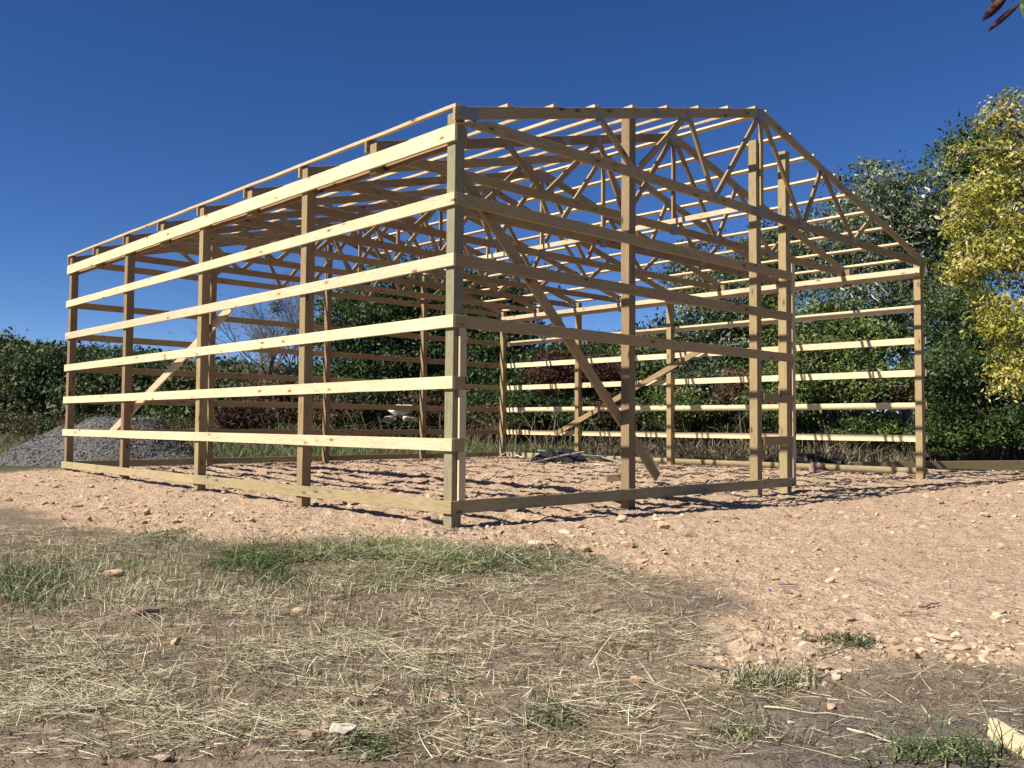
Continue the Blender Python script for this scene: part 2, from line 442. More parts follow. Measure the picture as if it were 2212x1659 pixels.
# ------------------------------------------------------------------ ground sheet
def build_ground():
    half = math.atan(1106 / FPX) + math.radians(5)
    fine = np.linspace(-half, half, 410)
    co = np.linspace(half, 2 * math.pi - half, 60)[1:-1]
    ang = np.concatenate([fine, co]); nA = len(ang)
    rs = [0.25, .8, 1.5, 2.2, 2.8]; r = 3.0
    while r < 40:
        rs.append(r); r += min(.12, max(.012, r * r / 1100 * .95))
    while r < 900:
        rs.append(r); r *= 1.09
    rs = np.array(rs); nR = len(rs)
    A, R = np.meshgrid(ang, rs)
    base = math.atan2(FV[1], FV[0])
    x = CAM[0] + R * np.cos(base - A); y = CAM[1] + R * np.sin(base - A)
    x = x.ravel(); y = y.ravel()
    m = pad_mask(x, y); z = ground_z(x, y, m)
    dp = depth(x, y)
    V = np.stack([x, y, z], 1)
    i = np.arange(nR - 1)[:, None] * nA; k = np.arange(nA)[None, :]; k2 = (k + 1) % nA
    F = np.stack([i + k, i + nA + k, i + nA + k2, i + k2], -1).reshape(-1, 4)
    F = F[:, ::-1]
    outb = sstep(.2, 1.2, -poly_sd(x, y, PADP)) * sstep(16, 20, dp + 2 * (fbm(x * .5, y * .5, 2, 8) - .5))
    green = np.clip(outb, 0, 1)
    u, v = project(x, y, z); u = np.where(dp > .5, u, 0); v = np.where(dp > .5, v, 0)
    damp = np.exp(-((u - 1560) / 110) ** 2 - ((v - 1330) / 70) ** 2) + sstep(1330, 1800, u) * sstep(1470, 1580, v) * (v > 1000)
    damp = np.clip(damp + .35 * (fbm(x * .9, y * .9, 3, 77) - .5), 0, 1) * (dp < 9)
    me = mesh_np('ground', V, F, M['ground'], dict(pad=m, green=green, damp=damp), smooth=True)
    o = obj('ground', me); tag(o, kind='structure')
build_ground()

# ------------------------------------------------------------------ the barn frame
barn = empty('pole_barn_frame', (W / 2, L / 2, -.3))
tag(barn, 'unfinished pole barn frame of fresh pine posts, girts, trusses and purlins on a stony pad', 'barn frame')
bar_inv = Matrix.Translation(Vector((-W / 2, -L / 2, .3)))
def loc(p): return (p[0] - W / 2, p[1] - L / 2, p[2] + .3)
def bb(name, p0, p1, w_, t_, ax, mat, parent=None, **k):
    return board(name, loc(p0), loc(p1), w_, t_, ax, mat, parent or barn, **k)
def post(x, y, z1, mat=M['treated'], z0=-.75):
    return bb('post', (x, y, z0), (x, y, z1), P, P, (0, 1, 0), mat, segs=6, wane=.0006)
h = P / 2
post(h, h, 4.33, M['grey_treated'])
for k in (1, 2, 3): post(h, k * B, 4.34)
post(h, L - h, 4.34)
post(X1, h, 5.05); post(X2, h, 5.44); post(X3, h, 5.46)
post(W - h, h, 4.33)
for k in (1, 2, 3): post(W - h, k * B, 4.34)
post(W - h, L - h, 4.34)
for k in (1, 2, 3): post(W * k / 4, L - h, [5.1, 5.55, 5.1][k - 1])

PG = dict(segs=14, wane=.0022)
def run_y(name, x, z, y0, y1, wd, mat, joints=(), **k):
    """boards along y standing on edge, butted at the joints"""
    ys = [y0] + list(joints) + [y1]
    for a, b in zip(ys[:-1], ys[1:]):
        bb(name, (x, a + .001, z + random.gauss(0, .002)), (x, b - .001, z + random.gauss(0, .002)), wd, T, (0, 0, 1), mat, **{**PG, **k})
def run_x(name, y, z, x0, x1, wd, mat, joints=(), **k):
    xs = [x0] + list(joints) + [x1]
    for a, b in zip(xs[:-1], xs[1:]):
        bb(name, (a + .001, y, z + random.gauss(0, .0015)), (b - .001, y, z + random.gauss(0, .0015)), wd, T, (0, 0, 1), mat, **{**PG, **k})
# long walls
J = {5: (), 4: (2 * B,), 3: (2 * B,), 2: (2 * B,), 1: (2 * B,)}
for k in range(1, 6):
    zc = SP * k - P / 2
    run_y('wall_girt', -T / 2, zc, -T, L + .05, P, M['pine'], J[k])
    run_y('wall_girt', W + T / 2, zc, -T, L + .05, P, M['pine'], (2 * B,))
for xx in (-T / 2, W + T / 2):
    run_y('skirt_board', xx, -P / 2, -T, L + .05, P, M['skirt'], (2 * B,))
    run_y('eave_header', xx, ZH - .092, -T, L + .05, .184, M['pine'], (2 * B,))
run_y('eave_header', P + T / 2, ZH - .092, .0, L, .184, M['pine_shaded'], (2 * B,))
run_y('eave_header', W - P - T / 2, ZH - .092, .0, L, .184, M['pine'], (B * 2.25,))
# front gable
xe = X3 + .055
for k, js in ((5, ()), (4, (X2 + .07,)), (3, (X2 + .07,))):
    run_x('wall_girt', -T / 2, SP * k - P / 2, 0.001, xe, P, M['pine_shaded'], js)
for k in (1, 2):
    run_x('wall_girt', -T / 2, SP * k - P / 2, 0.001, .15, P, M['pine_shaded'], segs=1)
    run_x('wall_girt', -T / 2, SP * k - P / 2, X2 + .072, xe, P, M['pine_shaded'], segs=2)
run_x('skirt_board', -T / 2, -P / 2, 0.001, xe + .10, P, M['skirt'], (X2 + .07,))
# trim studs beside the openings
for z0, z1 in ((.002, SP - P - .002), (SP + .002, 2 * SP - P - .002), (2 * SP + .002, 3 * SP - P - .002)):
    bb('trim_stud', (.118, -T / 2 - .001, z0), (.118, -T / 2 - .001, z1), .10, T, (1, 0, 0), M['pine'])
bb('trim_stud', (xe + .052, -T / 2 + .0015, .003), (xe + .052, -T / 2 + .0015, 5 * SP + .15), .1, T + .004, (1, 0, 0), M['pine'], segs=5, wane=.001)
# back gable
for k in range(1, 6):
    run_x('wall_girt', L + T / 2, SP * k - P / 2, .001, W - .001, P, M['pine_shaded'], (W / 2,))
run_x('skirt_board', L + T / 2, -P / 2, .001, W - .001, P, M['skirt'], (W / 2,))

# trusses ------------------------------------------------------------
ZB = 4.195; HEEL = .185; PK = 1.77
def top_z(x): return ZB + HEEL + (PK - HEEL) * (1 - abs(x - W / 2) / (W / 2))
SL = math.atan((PK - HEEL) / (W / 2))
tv = P / math.cos(SL)
def truss_proto():
    t = empty('truss', loc((W / 2, 0, ZB)), barn)
    q = lambda x, z: (x - W / 2, 0, z - ZB)
    bl = math.tan(SL) * P / 2
    # top chords: plumb cut at peak and heel
    sh = math.sin(SL) * P / 2
    for sgn in (0, 1):
        a = (-T, top_z(-T) - tv / 2); b = (W / 2 - .001, top_z(W / 2) - tv / 2)
        if sgn: a, b = (W - a[0], a[1]), (W - b[0], b[1])
        board('top_chord', q(*a), q(*b), P, T, (0, 0, 1), M['pine_shaded'], t, segs=10, wane=.001,
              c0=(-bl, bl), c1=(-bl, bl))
    board('bottom_chord', q(-.02 + .36, ZB + P / 2), q(W / 2 - .3, ZB + P / 2), P, T, (0, 0, 1), M['pine_shaded'], t, segs=8, wane=.001, c0=(-.36, .17))
    board('bottom_chord', q(W / 2 - .298, ZB + P / 2), q(W + .02 - .36, ZB + P / 2), P, T, (0, 0, 1), M['pine_shaded'], t, segs=8, wane=.001, c1=(.36, -.17))
    tp, bt = [], []
    for xx in (2.42, 4.38): tp.append((xx, top_z(xx) - tv + .02))
    for xx in (3.17, 5.06): bt.append((xx, ZB + P - .02))
    pk = (W / 2, top_z(W / 2) - tv + .01)
    webs = []
    for mir in (0, 1):
        f_ = (lambda p_: (W - p_[0], p_[1])) if mir else (lambda p_: p_)
        e = -.025 if not mir else .025
        webs += [(f_(tp[0]), f_((bt[0][0] - .04, bt[0][1]))), (f_((bt[0][0] + .04, bt[0][1])), f_((tp[1][0] - .04, tp[1][1]))),
                 (f_((tp[1][0] + .04, tp[1][1])), f_((bt[1][0] - .04, bt[1][1]))), (f_((bt[1][0] + .05, bt[1][1])), f_((pk[0] - .07, pk[1] - .02)))]
    for i, (a, b) in enumerate(webs):
        board('web', q(*a), q(*b), .089, T - .001, (1, 0, .3), M['pine_shaded'], t, segs=3, wane=.001)
    board('web', q(W / 2, ZB + P), q(W / 2, pk[1] + .02), .089, T - .0015, (1, 0, 0), M['pine_shaded'], t, segs=3)
    # connector plates on both faces
    pl = [(.17, ZB + .155, .27, .12)] + [(tp[0][0], tp[0][1], .1, .11), (tp[1][0], tp[1][1] + .01, .11, .14), (bt[0][0], bt[0][1] - .02, .13, .12),
          (bt[1][0], bt[1][1] - .02, .13, .12), (3.62, top_z(3.62) - tv / 2, .16, .11)]
    pl = pl + [(W - a, b, c, d) for a, b, c, d in pl] + [(W / 2, top_z(W / 2) - .12, .2, .2), (W / 2 - .0, ZB + .08, .17, .2)]
    for (x, z, ww, hh) in pl:
        for yy in (-T / 2 - .0015, T / 2 + .0015):
            oo = board('connector_plate', (x - W / 2 - ww / 2, yy, z - ZB), (x - W / 2 + ww / 2, yy, z - ZB), hh, .002, (0, 0, 1), M['plate'], t, me=PLM.setdefault((ww, hh), None) or None)
            if PLM[(ww, hh)] is None: PLM[(ww, hh)] = oo.data
    return t
PLM = {}
tr0 = truss_proto()
tys = [-T / 2]
for k in range(1, 9):
    y = k * B / 2
    tys.append(y + .07 + T / 2 + .004 if k < 8 else L + T / 2 + .002)
for k in range(1, 4): pass
kids = list(tr0.children)
for i, y in enumerate(tys):
    if i == 0:
        t = tr0
    else:
        t = tr0.copy(); COL.objects.link(t); t.parent = barn
        for c in kids:
            d = c.copy(); COL.objects.link(d); d.parent = t
    t.location = loc((W / 2, y, ZB))
# truss bearing blocks between the headers at the half bays
for k in (1, 3, 5, 7):
    y = k * B / 2
    for xx in (P / 2, W - P / 2):
        bb('bearing_block', (xx, y, ZH - .23), (xx, y, 4.33), P, P - .02, (0, 1, 0), M['treated'])
# purlins
PX = [0.008, .80, 1.58, 2.35, 3.12, 3.89, 4.66, 5.44, 6.22]
for i, px in enumerate(PX):
    for mir in (0, 1):
        x = W - px if mir else px
        sg = -1 if mir else 1
        z = top_z(x) + T / 2 / math.cos(SL) + .001
        js = (B * 2 + .09,) if i % 2 else (B * 2.5 + .09,)
        ys = [-T - .004] + list(js) + [L + T + .004]
        for a, b in zip(ys[:-1], ys[1:]):
            bb('purlin', (x, a + .001, z), (x, b - .001, z), .089, T, (math.cos(SL), 0, sg * math.sin(SL)), M['pine'], segs=12, wane=.0018)
# lateral brace on the bottom chords, laid on edge beside the king webs
run_y('lateral_brace', W / 2 - .075, ZB + P + .046, .35, 6.2, .089, M['pine'])
run_y('lateral_brace', W / 2 - .075 - T, ZB + P + .046, 5.9, 12.6, .089, M['pine'])
# temporary diagonal braces
bb('diagonal_brace', (.10, P + T / 2 + .001, 3.82), (3.90, P + T / 2 + .001, .12), P, T, (1, 0, 1), M['pine_shaded'], segs=8, wane=.001)
bb('diagonal_brace', (P + T * 1.5 + .002, 5.72, 2.66), (P + T * 1.5 + .002, 10.75, .62), P, T, (0, 1, 1), M['pine'], segs=8, wane=.001)
bb('diagonal_brace', (W - P - T / 2 - .001, 5.35, 2.78), (W - P - T / 2 - .001, 10.45, .58), P, T, (0, 1, 1), M['pine_shaded'], segs=8, wane=.001)

# ------------------------------------------------------------------ rocks and rubble
def ico(sub):
    import bmesh
    bm = bmesh.new(); bmesh.ops.create_icosphere(bm, subdivisions=sub, radius=1.0)
    V = np.array([v.co[:] for v in bm.verts]); F = np.array([[v.index for v in f.verts] for f in bm.faces]); bm.free()
    return V, F
ICO1, ICO2, ICO3 = ico(1), ico(2), ico(3)
def scatter_rocks(name, x, y, r, mat, tint, sink=.35, flat=.6, label=None, zf=None, lowpoly=ICO1):
    n = len(x); V0, F0 = lowpoly
    K = 24
    var = np.empty((K, len(V0), 3))
    for k in range(K):
        s_ = 1 + .16 * rng.normal(size=len(V0)); s_ = s_.clip(.6, 1.4)
        sc = np.array([1, rng.uniform(.55, .9), rng.uniform(.4, flat + .15)])
        vv = V0 * s_[:, None]
        for _ in range(6):
            n_ = unit(1)[0]; pr = vv @ n_; vv = vv - np.clip(pr - rng.uniform(.3, .75), 0, None)[:, None] * n_
        var[k] = vv * sc * 1.15
    pick = rng.integers(0, K, n); a = rng.uniform(0, 2 * math.pi, n)
    v = var[pick] * r[:, None, None]
    ca, sa = np.cos(a)[:, None], np.sin(a)[:, None]
    X = v[..., 0] * ca - v[..., 1] * sa; Y = v[..., 0] * sa + v[..., 1] * ca; Z = v[..., 2]
    z = (zf if zf is not None else ground_z)(x, y)
    V = np.stack([X + x[:, None], Y + y[:, None], Z + (z + r * (.45 - sink))[:, None]], -1).reshape(-1, 3)
    F = (F0[None] + (np.arange(n) * len(V0))[:, None, None]).reshape(-1, 3)
    me = mesh_np(name, V, F, mat, fattrs=dict(tint=np.repeat(tint, len(F0))))
    o = obj(name, me)
    return tag(o, label, None, None, 'stuff')
def sample_view(n, d0, d1, umax=1.25, power=1.0):
    """random ground points in the viewed wedge; more per square metre near the camera"""
    t = rng.uniform(0, 1, n)
    d = (d0 ** (2 - power) + t * (d1 ** (2 - power) - d0 ** (2 - power))) ** (1 / (2 - power))
    s_ = rng.uniform(-umax, umax, n) * d * 1106 / FPX
    return CAM[0] + FV[0] * d + RV[0] * s_, CAM[1] + FV[1] * d + RV[1] * s_
x, y = sample_view(44000, 4.2, 30, 1.15, .9)
m = pad_mask(x, y) * (.35 + .9 * fbm(x * 1.3, y * 1.3, 3, 61))
keep = rng.uniform(0, 1, len(x)) < np.clip(m, 0, 1) * .62; x, y = x[keep], y[keep]
r = np.exp(rng.normal(math.log(.010), .5, len(x))).clip(.004, .045) * (1 + .35 * inside_barn(x, y)) * (.85 + .02 * depth(x, y))
scatter_rocks('rubble', x, y, r, M['rubble'], rng.beta(2.2, 1.8, len(x)), label='broken pinkish chert rubble strewn over the building pad')
# coarser lumps
x, y = sample_view(9500, 5.5, 30, 1.15, .7)
keep = rng.uniform(0, 1, len(x)) < pad_mask(x, y) * (.25 + .75 * sstep(.4, .6, fbm(x * .9, y * .9, 3, 91))); x, y = x[keep], y[keep]
keep = rng.uniform(0, 1, len(x)) < 1 - .7 * sstep(1.0, 2.6, side(x, y)) * sstep(11, 9.5, depth(x, y)); x, y = x[keep], y[keep]
r = np.exp(rng.normal(math.log(.022), .5, len(x))).clip(.011, .085)
scatter_rocks('rubble', x, y, r, M['rubble'], rng.beta(2, 2, len(x)), lowpoly=ICO2, label='fist sized pink and tan stones lying between the finer rubble')
# cobbles along the near edge of the pad
pts = []
for (u, v, su, sv, n) in ((1600, 1430, 60, 22, 75), (1690, 1455, 60, 12, 30), (2040, 1400, 70, 18, 40), (2130, 1415, 60, 14, 40), (1790, 1455, 22, 10, 14), (1320, 1190, 90, 14, 26), (1830, 1400, 120, 16, 40)):
    for _ in range(n):
        pts.append(gp(rng.normal(u, su), rng.normal(v, sv))[:2])
pts = np.array(pts)
scatter_rocks('cobbles', pts[:, 0], pts[:, 1], np.exp(rng.normal(math.log(.02), .45, len(pts))).clip(.009, .045), M['rubble'], rng.beta(3, 1.6, len(pts)), lowpoly=ICO2,
              label='pale cobbles heaped along the near edge of the pad')
# small clods and pebbles in the soil
x, y = sample_view(14000, 3.6, 9.5, 1.1, 1.2)
keep = rng.uniform(0, 1, len(x)) < (1 - pad_mask(x, y)) * .6; x, y = x[keep], y[keep]
r = np.exp(rng.normal(math.log(.006), .5, len(x))).clip(.003, .02)
M['clod'] = attr_mat('soil_clods', [(0, (.12, .09, .065)), (.6, (.24, .185, .135)), (.9, (.36, .28, .2)), (1, (.5, .42, .33))], .95)
scatter_rocks('soil_clods', x, y, r, M['clod'], rng.beta(2, 2.4, len(x)), label='small clods and pebbles on the bare brown soil')
# grey gravel around post feet
pts = []
for px, py, s_ in ((.0, B, .22), (0, 2 * B, .22), (0, 3 * B, .4), (.0, 0, .2), (X1, 0, .2), (X2, .0, .4)):
    for _ in range(170): pts.append((px + rng.normal(-.05, s_ * .6), py + rng.normal(-.12, s_ * .6)))
pts = np.array(pts)
scatter_rocks('gravel', pts[:, 0], pts[:, 1], np.full(len(pts), .014) * rng.uniform(.5, 1.2, len(pts)), M['gravel'], rng.beta(2, 1.5, len(pts)), label='grey gravel spilt around the feet of the posts')

# gravel pile ----------------------------------------------------------
gpx, gpy = gat(205, 23.2)
def pile_h(s_, d_):
    """s_ across, d_ along the view, metres from the pile's middle"""
    a = 1.12 * np.clip(1.22 - np.sqrt(((s_ - .75) / 1.75) ** 2 + (d_ / 1.9) ** 2), 0, .74) * 1.38
    b = 1.3 * np.clip(1.0 - np.sqrt(((s_ + .05) / 2.55) ** 2 + ((d_ + .1) / 2.1) ** 2), 0, .72)
    c = .62 * np.clip(1.05 - np.sqrt(((s_ - 1.5) / 1.65) ** 2 + ((d_ + .6) / 1.5) ** 2), 0, 1)
    return np.maximum(np.maximum(a, b), c)
def pile_z(x, y):
    s_ = (x - gpx) * RV[0] + (y - gpy) * RV[1]; d_ = (x - gpx) * FV[0] + (y - gpy) * FV[1]
    hh = pile_h(s_, d_)
    return base_z(x, y) - .04 + hh * (1 + .12 * (fbm(x * 1.5, y * 1.5, 3, 5) - .5)) + .05 * (fbm(x * 5, y * 5, 3, 6) - .5) * np.clip(hh * 6, 0, 1)
g = np.linspace(-4.2, 4.2, 110); S_, D_ = np.meshgrid(g, g * .62)
x = gpx + RV[0] * S_.ravel() + FV[0] * D_.ravel(); y = gpy + RV[1] * S_.ravel() + FV[1] * D_.ravel()
V = np.stack([x, y, pile_z(x, y)], 1)
ii = np.arange(109)[:, None] * 110 + np.arange(109)[None, :]
F = np.stack([ii, ii + 1, ii + 111, ii + 110], -1).reshape(-1, 4)
me = mesh_np('gravel_heap', V, F, M['gravel'], dict(tint=.35 + .3 * fbm(x * 20, y * 20, 2, 3)), smooth=True)
pile = obj('gravel_pile', me); tag(pile, 'grey gravel heap dumped behind the far left corner of the frame', 'gravel pile', kind='stuff')
x = []; y = []
s_ = rng.uniform(-4, 4, 17000); d_ = rng.uniform(-2.6, .3, 17000); k_ = pile_h(s_, d_) > .02
s_, d_ = s_[k_], d_[k_]
x = gpx + RV[0] * s_ + FV[0] * d_; y = gpy + RV[1] * s_ + FV[1] * d_
scatter_rocks('gravel', x, y, np.exp(rng.normal(math.log(.021), .4, len(x))).clip(.01, .045), M['gravel'], rng.beta(1.6, 1.6, len(x)), label='loose crushed stone covering the grey heap', zf=pile_z)

# single rocks ---------------------------------------------------------
def rock(u, v, wpx, mat, label, name='rock', cat='rock', aspect=(1, .75, .6), sink=.3, seed=0, cuts=4, group=None, dep=None, zc=None):
    q = gp(u, v) if dep is None else np.array(gat(u, dep)); dep = float(depth(q[0], q[1])); rad = wpx / FPX * dep / 2
    rg = np.random.default_rng(seed + int(u)); V0, F0 = ICO3
    Vv = V0.copy()
    for _ in range(cuts + 8):                                  # broken faces: clip against random planes
        n_ = rg.normal(size=3); n_ /= np.linalg.norm(n_); dd = rg.uniform(.38, .8)
        pr = Vv @ n_; ov = np.clip(pr - dd, 0, None); Vv = Vv - ov[:, None] * n_ * .97
    Vv += .018 * rg.normal(size=Vv.shape)
    Vv *= np.array(aspect) * rad * 1.3
    me = mesh_np(name, Vv, F0, mat)
    o = obj(name, me); zz = float(ground_z(np.array([q[0]]), np.array([q[1]]))[0])
    o.location = (q[0], q[1], zz + rad * aspect[2] * (1 - sink) * .95); o.rotation_euler = (rg.uniform(-.2, .2), rg.uniform(-.2, .2), YAW + rg.uniform(-.4, .4))
    if zc is not None: o.location.z = zat(zc, dep)
    return tag(o, label, cat, group)
RK = 'loose rocks on the open ground'
rock(319, 1330, 60, M['rock_red'], 'flat reddish brown rock lying in the straw at left', aspect=(1, .6, .42), seed=1, group=RK)
rock(245, 1246, 42, M['rock_tan'], 'pinkish flat rock beside the green grass patch at left', aspect=(1, .6, .45), seed=2, group=RK)
rock(390, 1309, 19, M['rock_tan'], 'small pink stone just right of the flat reddish rock', seed=3, group=RK)
rock(549, 1307, 16, M['rock_pale'], 'tiny pale stone among stubble below the hay heap', seed=4, group=RK)
rock(645, 1327, 22, M['rock_tan'], 'small upright tan stone below the left end of the hay heap', aspect=(1, .7, .8), seed=5, group=RK)
rock(382, 1395, 23, M['rock_tan'], 'tan wedge shaped stone standing in pale straw', aspect=(.9, .7, .9), seed=6, group=RK)
rock(803, 1492, 44, M['rock_red'], 'brown rock above the orange stone in the near straw', aspect=(1, .7, .55), seed=7, group=RK)
rock(762, 1518, 38, M['rock_orange'], 'bright orange broken stone in the near straw', aspect=(1, .7, .45), seed=8, group=RK)
rock(722, 1508, 24, M['dark_rock'], 'dark brown stone left of the orange stone', aspect=(1, .7, .6), seed=9, group=RK)
rock(864, 1527, 28, M['rock_pale'], 'flat cream stone right of the orange stone', aspect=(1, .7, .3), seed=10, group=RK)
rock(955, 1513, 42, M['rock_red'], 'flat brown stone beside the scrap of teal plastic', aspect=(1, .7, .4), seed=11, group=RK)
rock(741, 1604, 46, M['rock_pale'], 'largest near rock, whitish with a broken upright face', aspect=(1, .8, .85), sink=.2, seed=12, group=RK)
rock(662, 1600, 44, M['rock_orange'], 'left half of the split brown rock beside the whitish rock', aspect=(1, .6, .6), seed=13, group=RK)
rock(700, 1590, 36, M['rock_red'], 'right half of the split brown rock beside the whitish rock', aspect=(1, .6, .6), seed=14, group=RK)
rock(352, 1648, 28, M['rock_orange'], 'orange stone cut by the bottom edge of the photo', seed=15, group=RK)
rock(1107, 1562, 22, M['rock_pale'], 'white flat chip beside dark green sprigs near the bottom', aspect=(1, .5, .3), seed=16, group=RK)
rock(1284, 1326, 32, M['rock_red'], 'squarish pink brown rock at the edge of the bare soil', aspect=(1, .7, .7), seed=17, group=RK)
rock(1182, 1184, 22, M['rock_tan'], 'round stone at the top of the straw right of the corner post', seed=18, group=RK)
rock(1265, 1192, 24, M['rock_tan'], 'rounded tan stone on the pad edge below the gable skirt', seed=19, group=RK)
rock(1355, 1187, 24, M['rock_tan'], 'blocky tan stone below the middle gable post', aspect=(1, .8, .8), seed=20, group=RK)
rock(1432, 1143, 34, M['rock_tan'], 'wide tan rock on the pad right of the middle gable post', seed=21, group=RK)
rock(1340, 1134, 24, M['rock_orange'], 'upright yellow tan stone under the gable skirt board', aspect=(1, .7, .9), seed=22, group=RK)
rock(1387, 1220, 26, M['rock_tan'], 'pale stone where straw meets the pad', seed=23, group=RK)
rock(1355, 1238, 22, M['rock_orange'], 'small orange stone in thin straw near the pad edge', seed=24, group=RK)
rock(1374, 1466, 28, M['rock_tan'], 'tan stone with a flat top in the lower straw band', seed=25, group=RK)
rock(1494, 1160, 32, M['rock_tan'], 'big tan lump on the pad below the right half of the gable', seed=26, group=RK)
rock(1699, 1283, 24, M['rock_red'], 'brown stone next to the blue plastic bit', seed=27, group=RK)
rock(2038, 1384, 44, M['rock_orange'], 'large flat orange rock at right with grass below', aspect=(1, .7, .35), seed=28, group=RK)
rock(2080, 1402, 34, M['rock_orange'], 'second orange rock below and right of the large flat one', aspect=(1, .7, .35), seed=29, group=RK)
rock(1779, 1449, 30, M['rock_orange'], 'pair of cream cobbles on dark soil, the larger one', seed=30, group=RK)
rock(1810, 1471, 22, M['rock_pale'], 'small pale cobble on dark soil right of the larger one', seed=31, group=RK)
rock(1794, 1529, 20, M['rock_tan'], 'lone pink pebble on the grey soil at lower right', seed=32, group=RK)
rock(1708, 1556, 18, M['rock_pale'], 'lone cream pebble on the grey soil at lower right', seed=33, group=RK)
rock(1763, 1024, 32, M['rock_red'], 'brown boulder by the right wall between the door post and corner post', aspect=(1, .8, .75), seed=34, group=RK)
rock(1946, 1037, 26, M['rock_orange'], 'yellowish stone at the foot of the right corner post', seed=35, group=RK)
rock(2080, 1056, 16, M['dark_rock'], 'dark stone in the shadow bands right of the corner post', seed=36, group=RK)
rock(1160, 1045, 20, M['rock_tan'], 'grey tan stone inside the barn near its back', seed=37, group=RK)
rock(1130, 1008, 16, M['rock_tan'], 'tan stone beside the scrap heap inside the barn', seed=38, group=RK)
rock(868, 889, 70, M['boulder'], 'large pale boulder in the brush behind the barn', name='boulder', cat='boulder', aspect=(1, .8, .5), seed=39, dep=34.2, zc=892, cuts=10)
rock(846, 907, 38, M['boulder'], 'smaller pale boulder leaning at the left foot of the large one', name='boulder', cat='boulder', aspect=(1, .7, .5), seed=40, dep=33.9, zc=905)
rock(886, 909, 28, M['boulder'], 'smallest pale boulder under the right side of the large one', name='boulder', cat='boulder', aspect=(1, .7, .6), seed=41, dep=33.9, zc=906)

def strands(name, x, y, length, width, az, lift, mat, tint, label, curl=.15, z0=.004, segs=3, zextra=None):
    """thin bent ribbons; lift 0 lies flat, 1 stands"""
    n = len(x); z = ground_z(x, y) + z0 + (zextra if zextra is not None else 0)
    d = np.stack([np.cos(az) * np.cos(lift), np.sin(az) * np.cos(lift), np.sin(lift)], 1)
    s_ = np.stack([-np.sin(az), np.cos(az), rng.normal(0, .5, n)], 1); s_ /= np.linalg.norm(s_, axis=1)[:, None]
    bend = rng.normal(0, curl, (n, 3)); bend[:, 2] = -np.abs(bend[:, 2]) * np.clip(np.sin(lift), 0, 1)
    t = np.linspace(0, 1, segs + 1)
    C = np.stack([x, y, z], 1)
    V = []
    for tt in t:
        c = C + (d * tt + bend * tt * tt) * length[:, None]
        g = ground_z(c[:, 0], c[:, 1]) if segs <= 3 and name == 'straw' else None
        if g is not None: c[:, 2] = np.maximum(c[:, 2], g + .003)
        wv = (width * (1 - .65 * tt))[:, None] * s_ * .5
        V += [c - wv, c + wv]
    V = np.stack(V, 1)                                          # n, 2(segs+1), 3
    k = 2 * (segs + 1)
    F = np.array([[2 * i, 2 * i + 1, 2 * i + 3, 2 * i + 2] for i in range(segs)])
    F = (F[None] + (np.arange(n) * k)[:, None, None]).reshape(-1, 4)
    me = mesh_np(name, V.reshape(-1, 3), F, mat, fattrs=dict(tint=np.repeat(tint, segs)))
    return tag(obj(name, me), label, kind='stuff')
azr = math.atan2(RV[1], RV[0])
# ------------------------------------------------------------------ loose timber, scrap
def gz(x, y): return float(ground_z(np.array([x]), np.array([y]))[0])
q = gp(1330, 1045); bk = board('wood_block', (q[0] - .02, q[1] + .22, q[2] + .085), (q[0] + .3, q[1] + .02, q[2] + .085), .14, .14, (0, 0, 1), M['treated'], None)
tag(bk, 'short block of post timber on the ground behind the middle gable post', 'wood block')
q = gp(1643, 1093); 
q = gp(1624, 1090)
q = gp(1630, 1052)
q0 = gp(1835, 1012); q1 = gp(2330, 1008)
o = board('lumber_beam', (q0[0], q0[1], q0[2] + .06), (q1[0], q1[1], q1[2] + .08), .2, .14, (0, 0, 1), M['treated'], None, segs=10, wane=.002)
tag(o, 'long green treated beam lying on the ground beyond the right corner post', 'beam')
qa = gp(2144, 1598); qb = gp(2330, 1720)
o = board('lumber_offcut', (qa[0] - .0, qa[1], qa[2] + .05), (qb[0], qb[1], qb[2] + .03), .09, .038, (.3, .3, .35), M['pine'], None, segs=4, wane=.001)
tag(o, 'yellow pine offcut poking into the bottom right corner', 'board')
q = gp(1628, 1054)
# wood chip by the barn floor
q = gp(1612, 1052); q = gp(1424 + 190, 1040)
q = gp(1423, 1052)
o = board('wood_scrap', (q[0], q[1], q[2] + .03), (q[0] + .18, q[1] + .05, q[2] + .04), .06, .038, (0, 0, 1), M['pine_shaded'], None)
tag(o, 'small pine scrap on the barn floor below the end of the long brace', 'wood scrap')

def pipe(pts, r, mat, label, name='scrap_pipe', cat='pipe', group=None):
    P3 = []
    for (u, v, hh) in pts:
        q = gp(u, v); P3.append((q[0], q[1], gz(q[0], q[1]) + hh))
    P3 = np.array(P3)
    V, F = tubes([(P3, [r] * len(P3))], 8)
    me = mesh_np(name, V, F, mat, smooth=True); o = obj(name, me)
    return tag(o, label, cat, group)
PGp = 'scrap pipes and strips in the heap at the back'
pipe([(1062, 998, .03), (1095, 991, .2), (1130, 995, .08)], .011, M['white_pipe'], 'bent white strap at the left end of the scrap heap', group=PGp)
pipe([(1150, 1007, .06), (1215, 1001, .2), (1262, 998, .26)], .02, M['white_pipe'], 'longest white pipe slanting across the scrap heap', group=PGp)
pipe([(1120, 1008, .04), (1165, 997, .22)], .018, M['white_pipe'], 'short white pipe at the front of the scrap heap', group=PGp)
pipe([(1160, 993, .24), (1250, 995, .2), (1330, 999, .05)], .016, M['grey_pipe'], 'grey pipe lying along the back of the scrap heap', group=PGp)
pipe([(1235, 1001, .2), (1300, 1000, .15), (1345, 1004, .04)], .022, M['grey_pipe'], 'grey pipe at the right end of the scrap heap', group=PGp)
pipe([(1105, 1000, .1), (1180, 1002, .16), (1240, 1006, .04)], .016, M['black_plastic'], 'black pipe in front of the scrap heap', group=PGp)
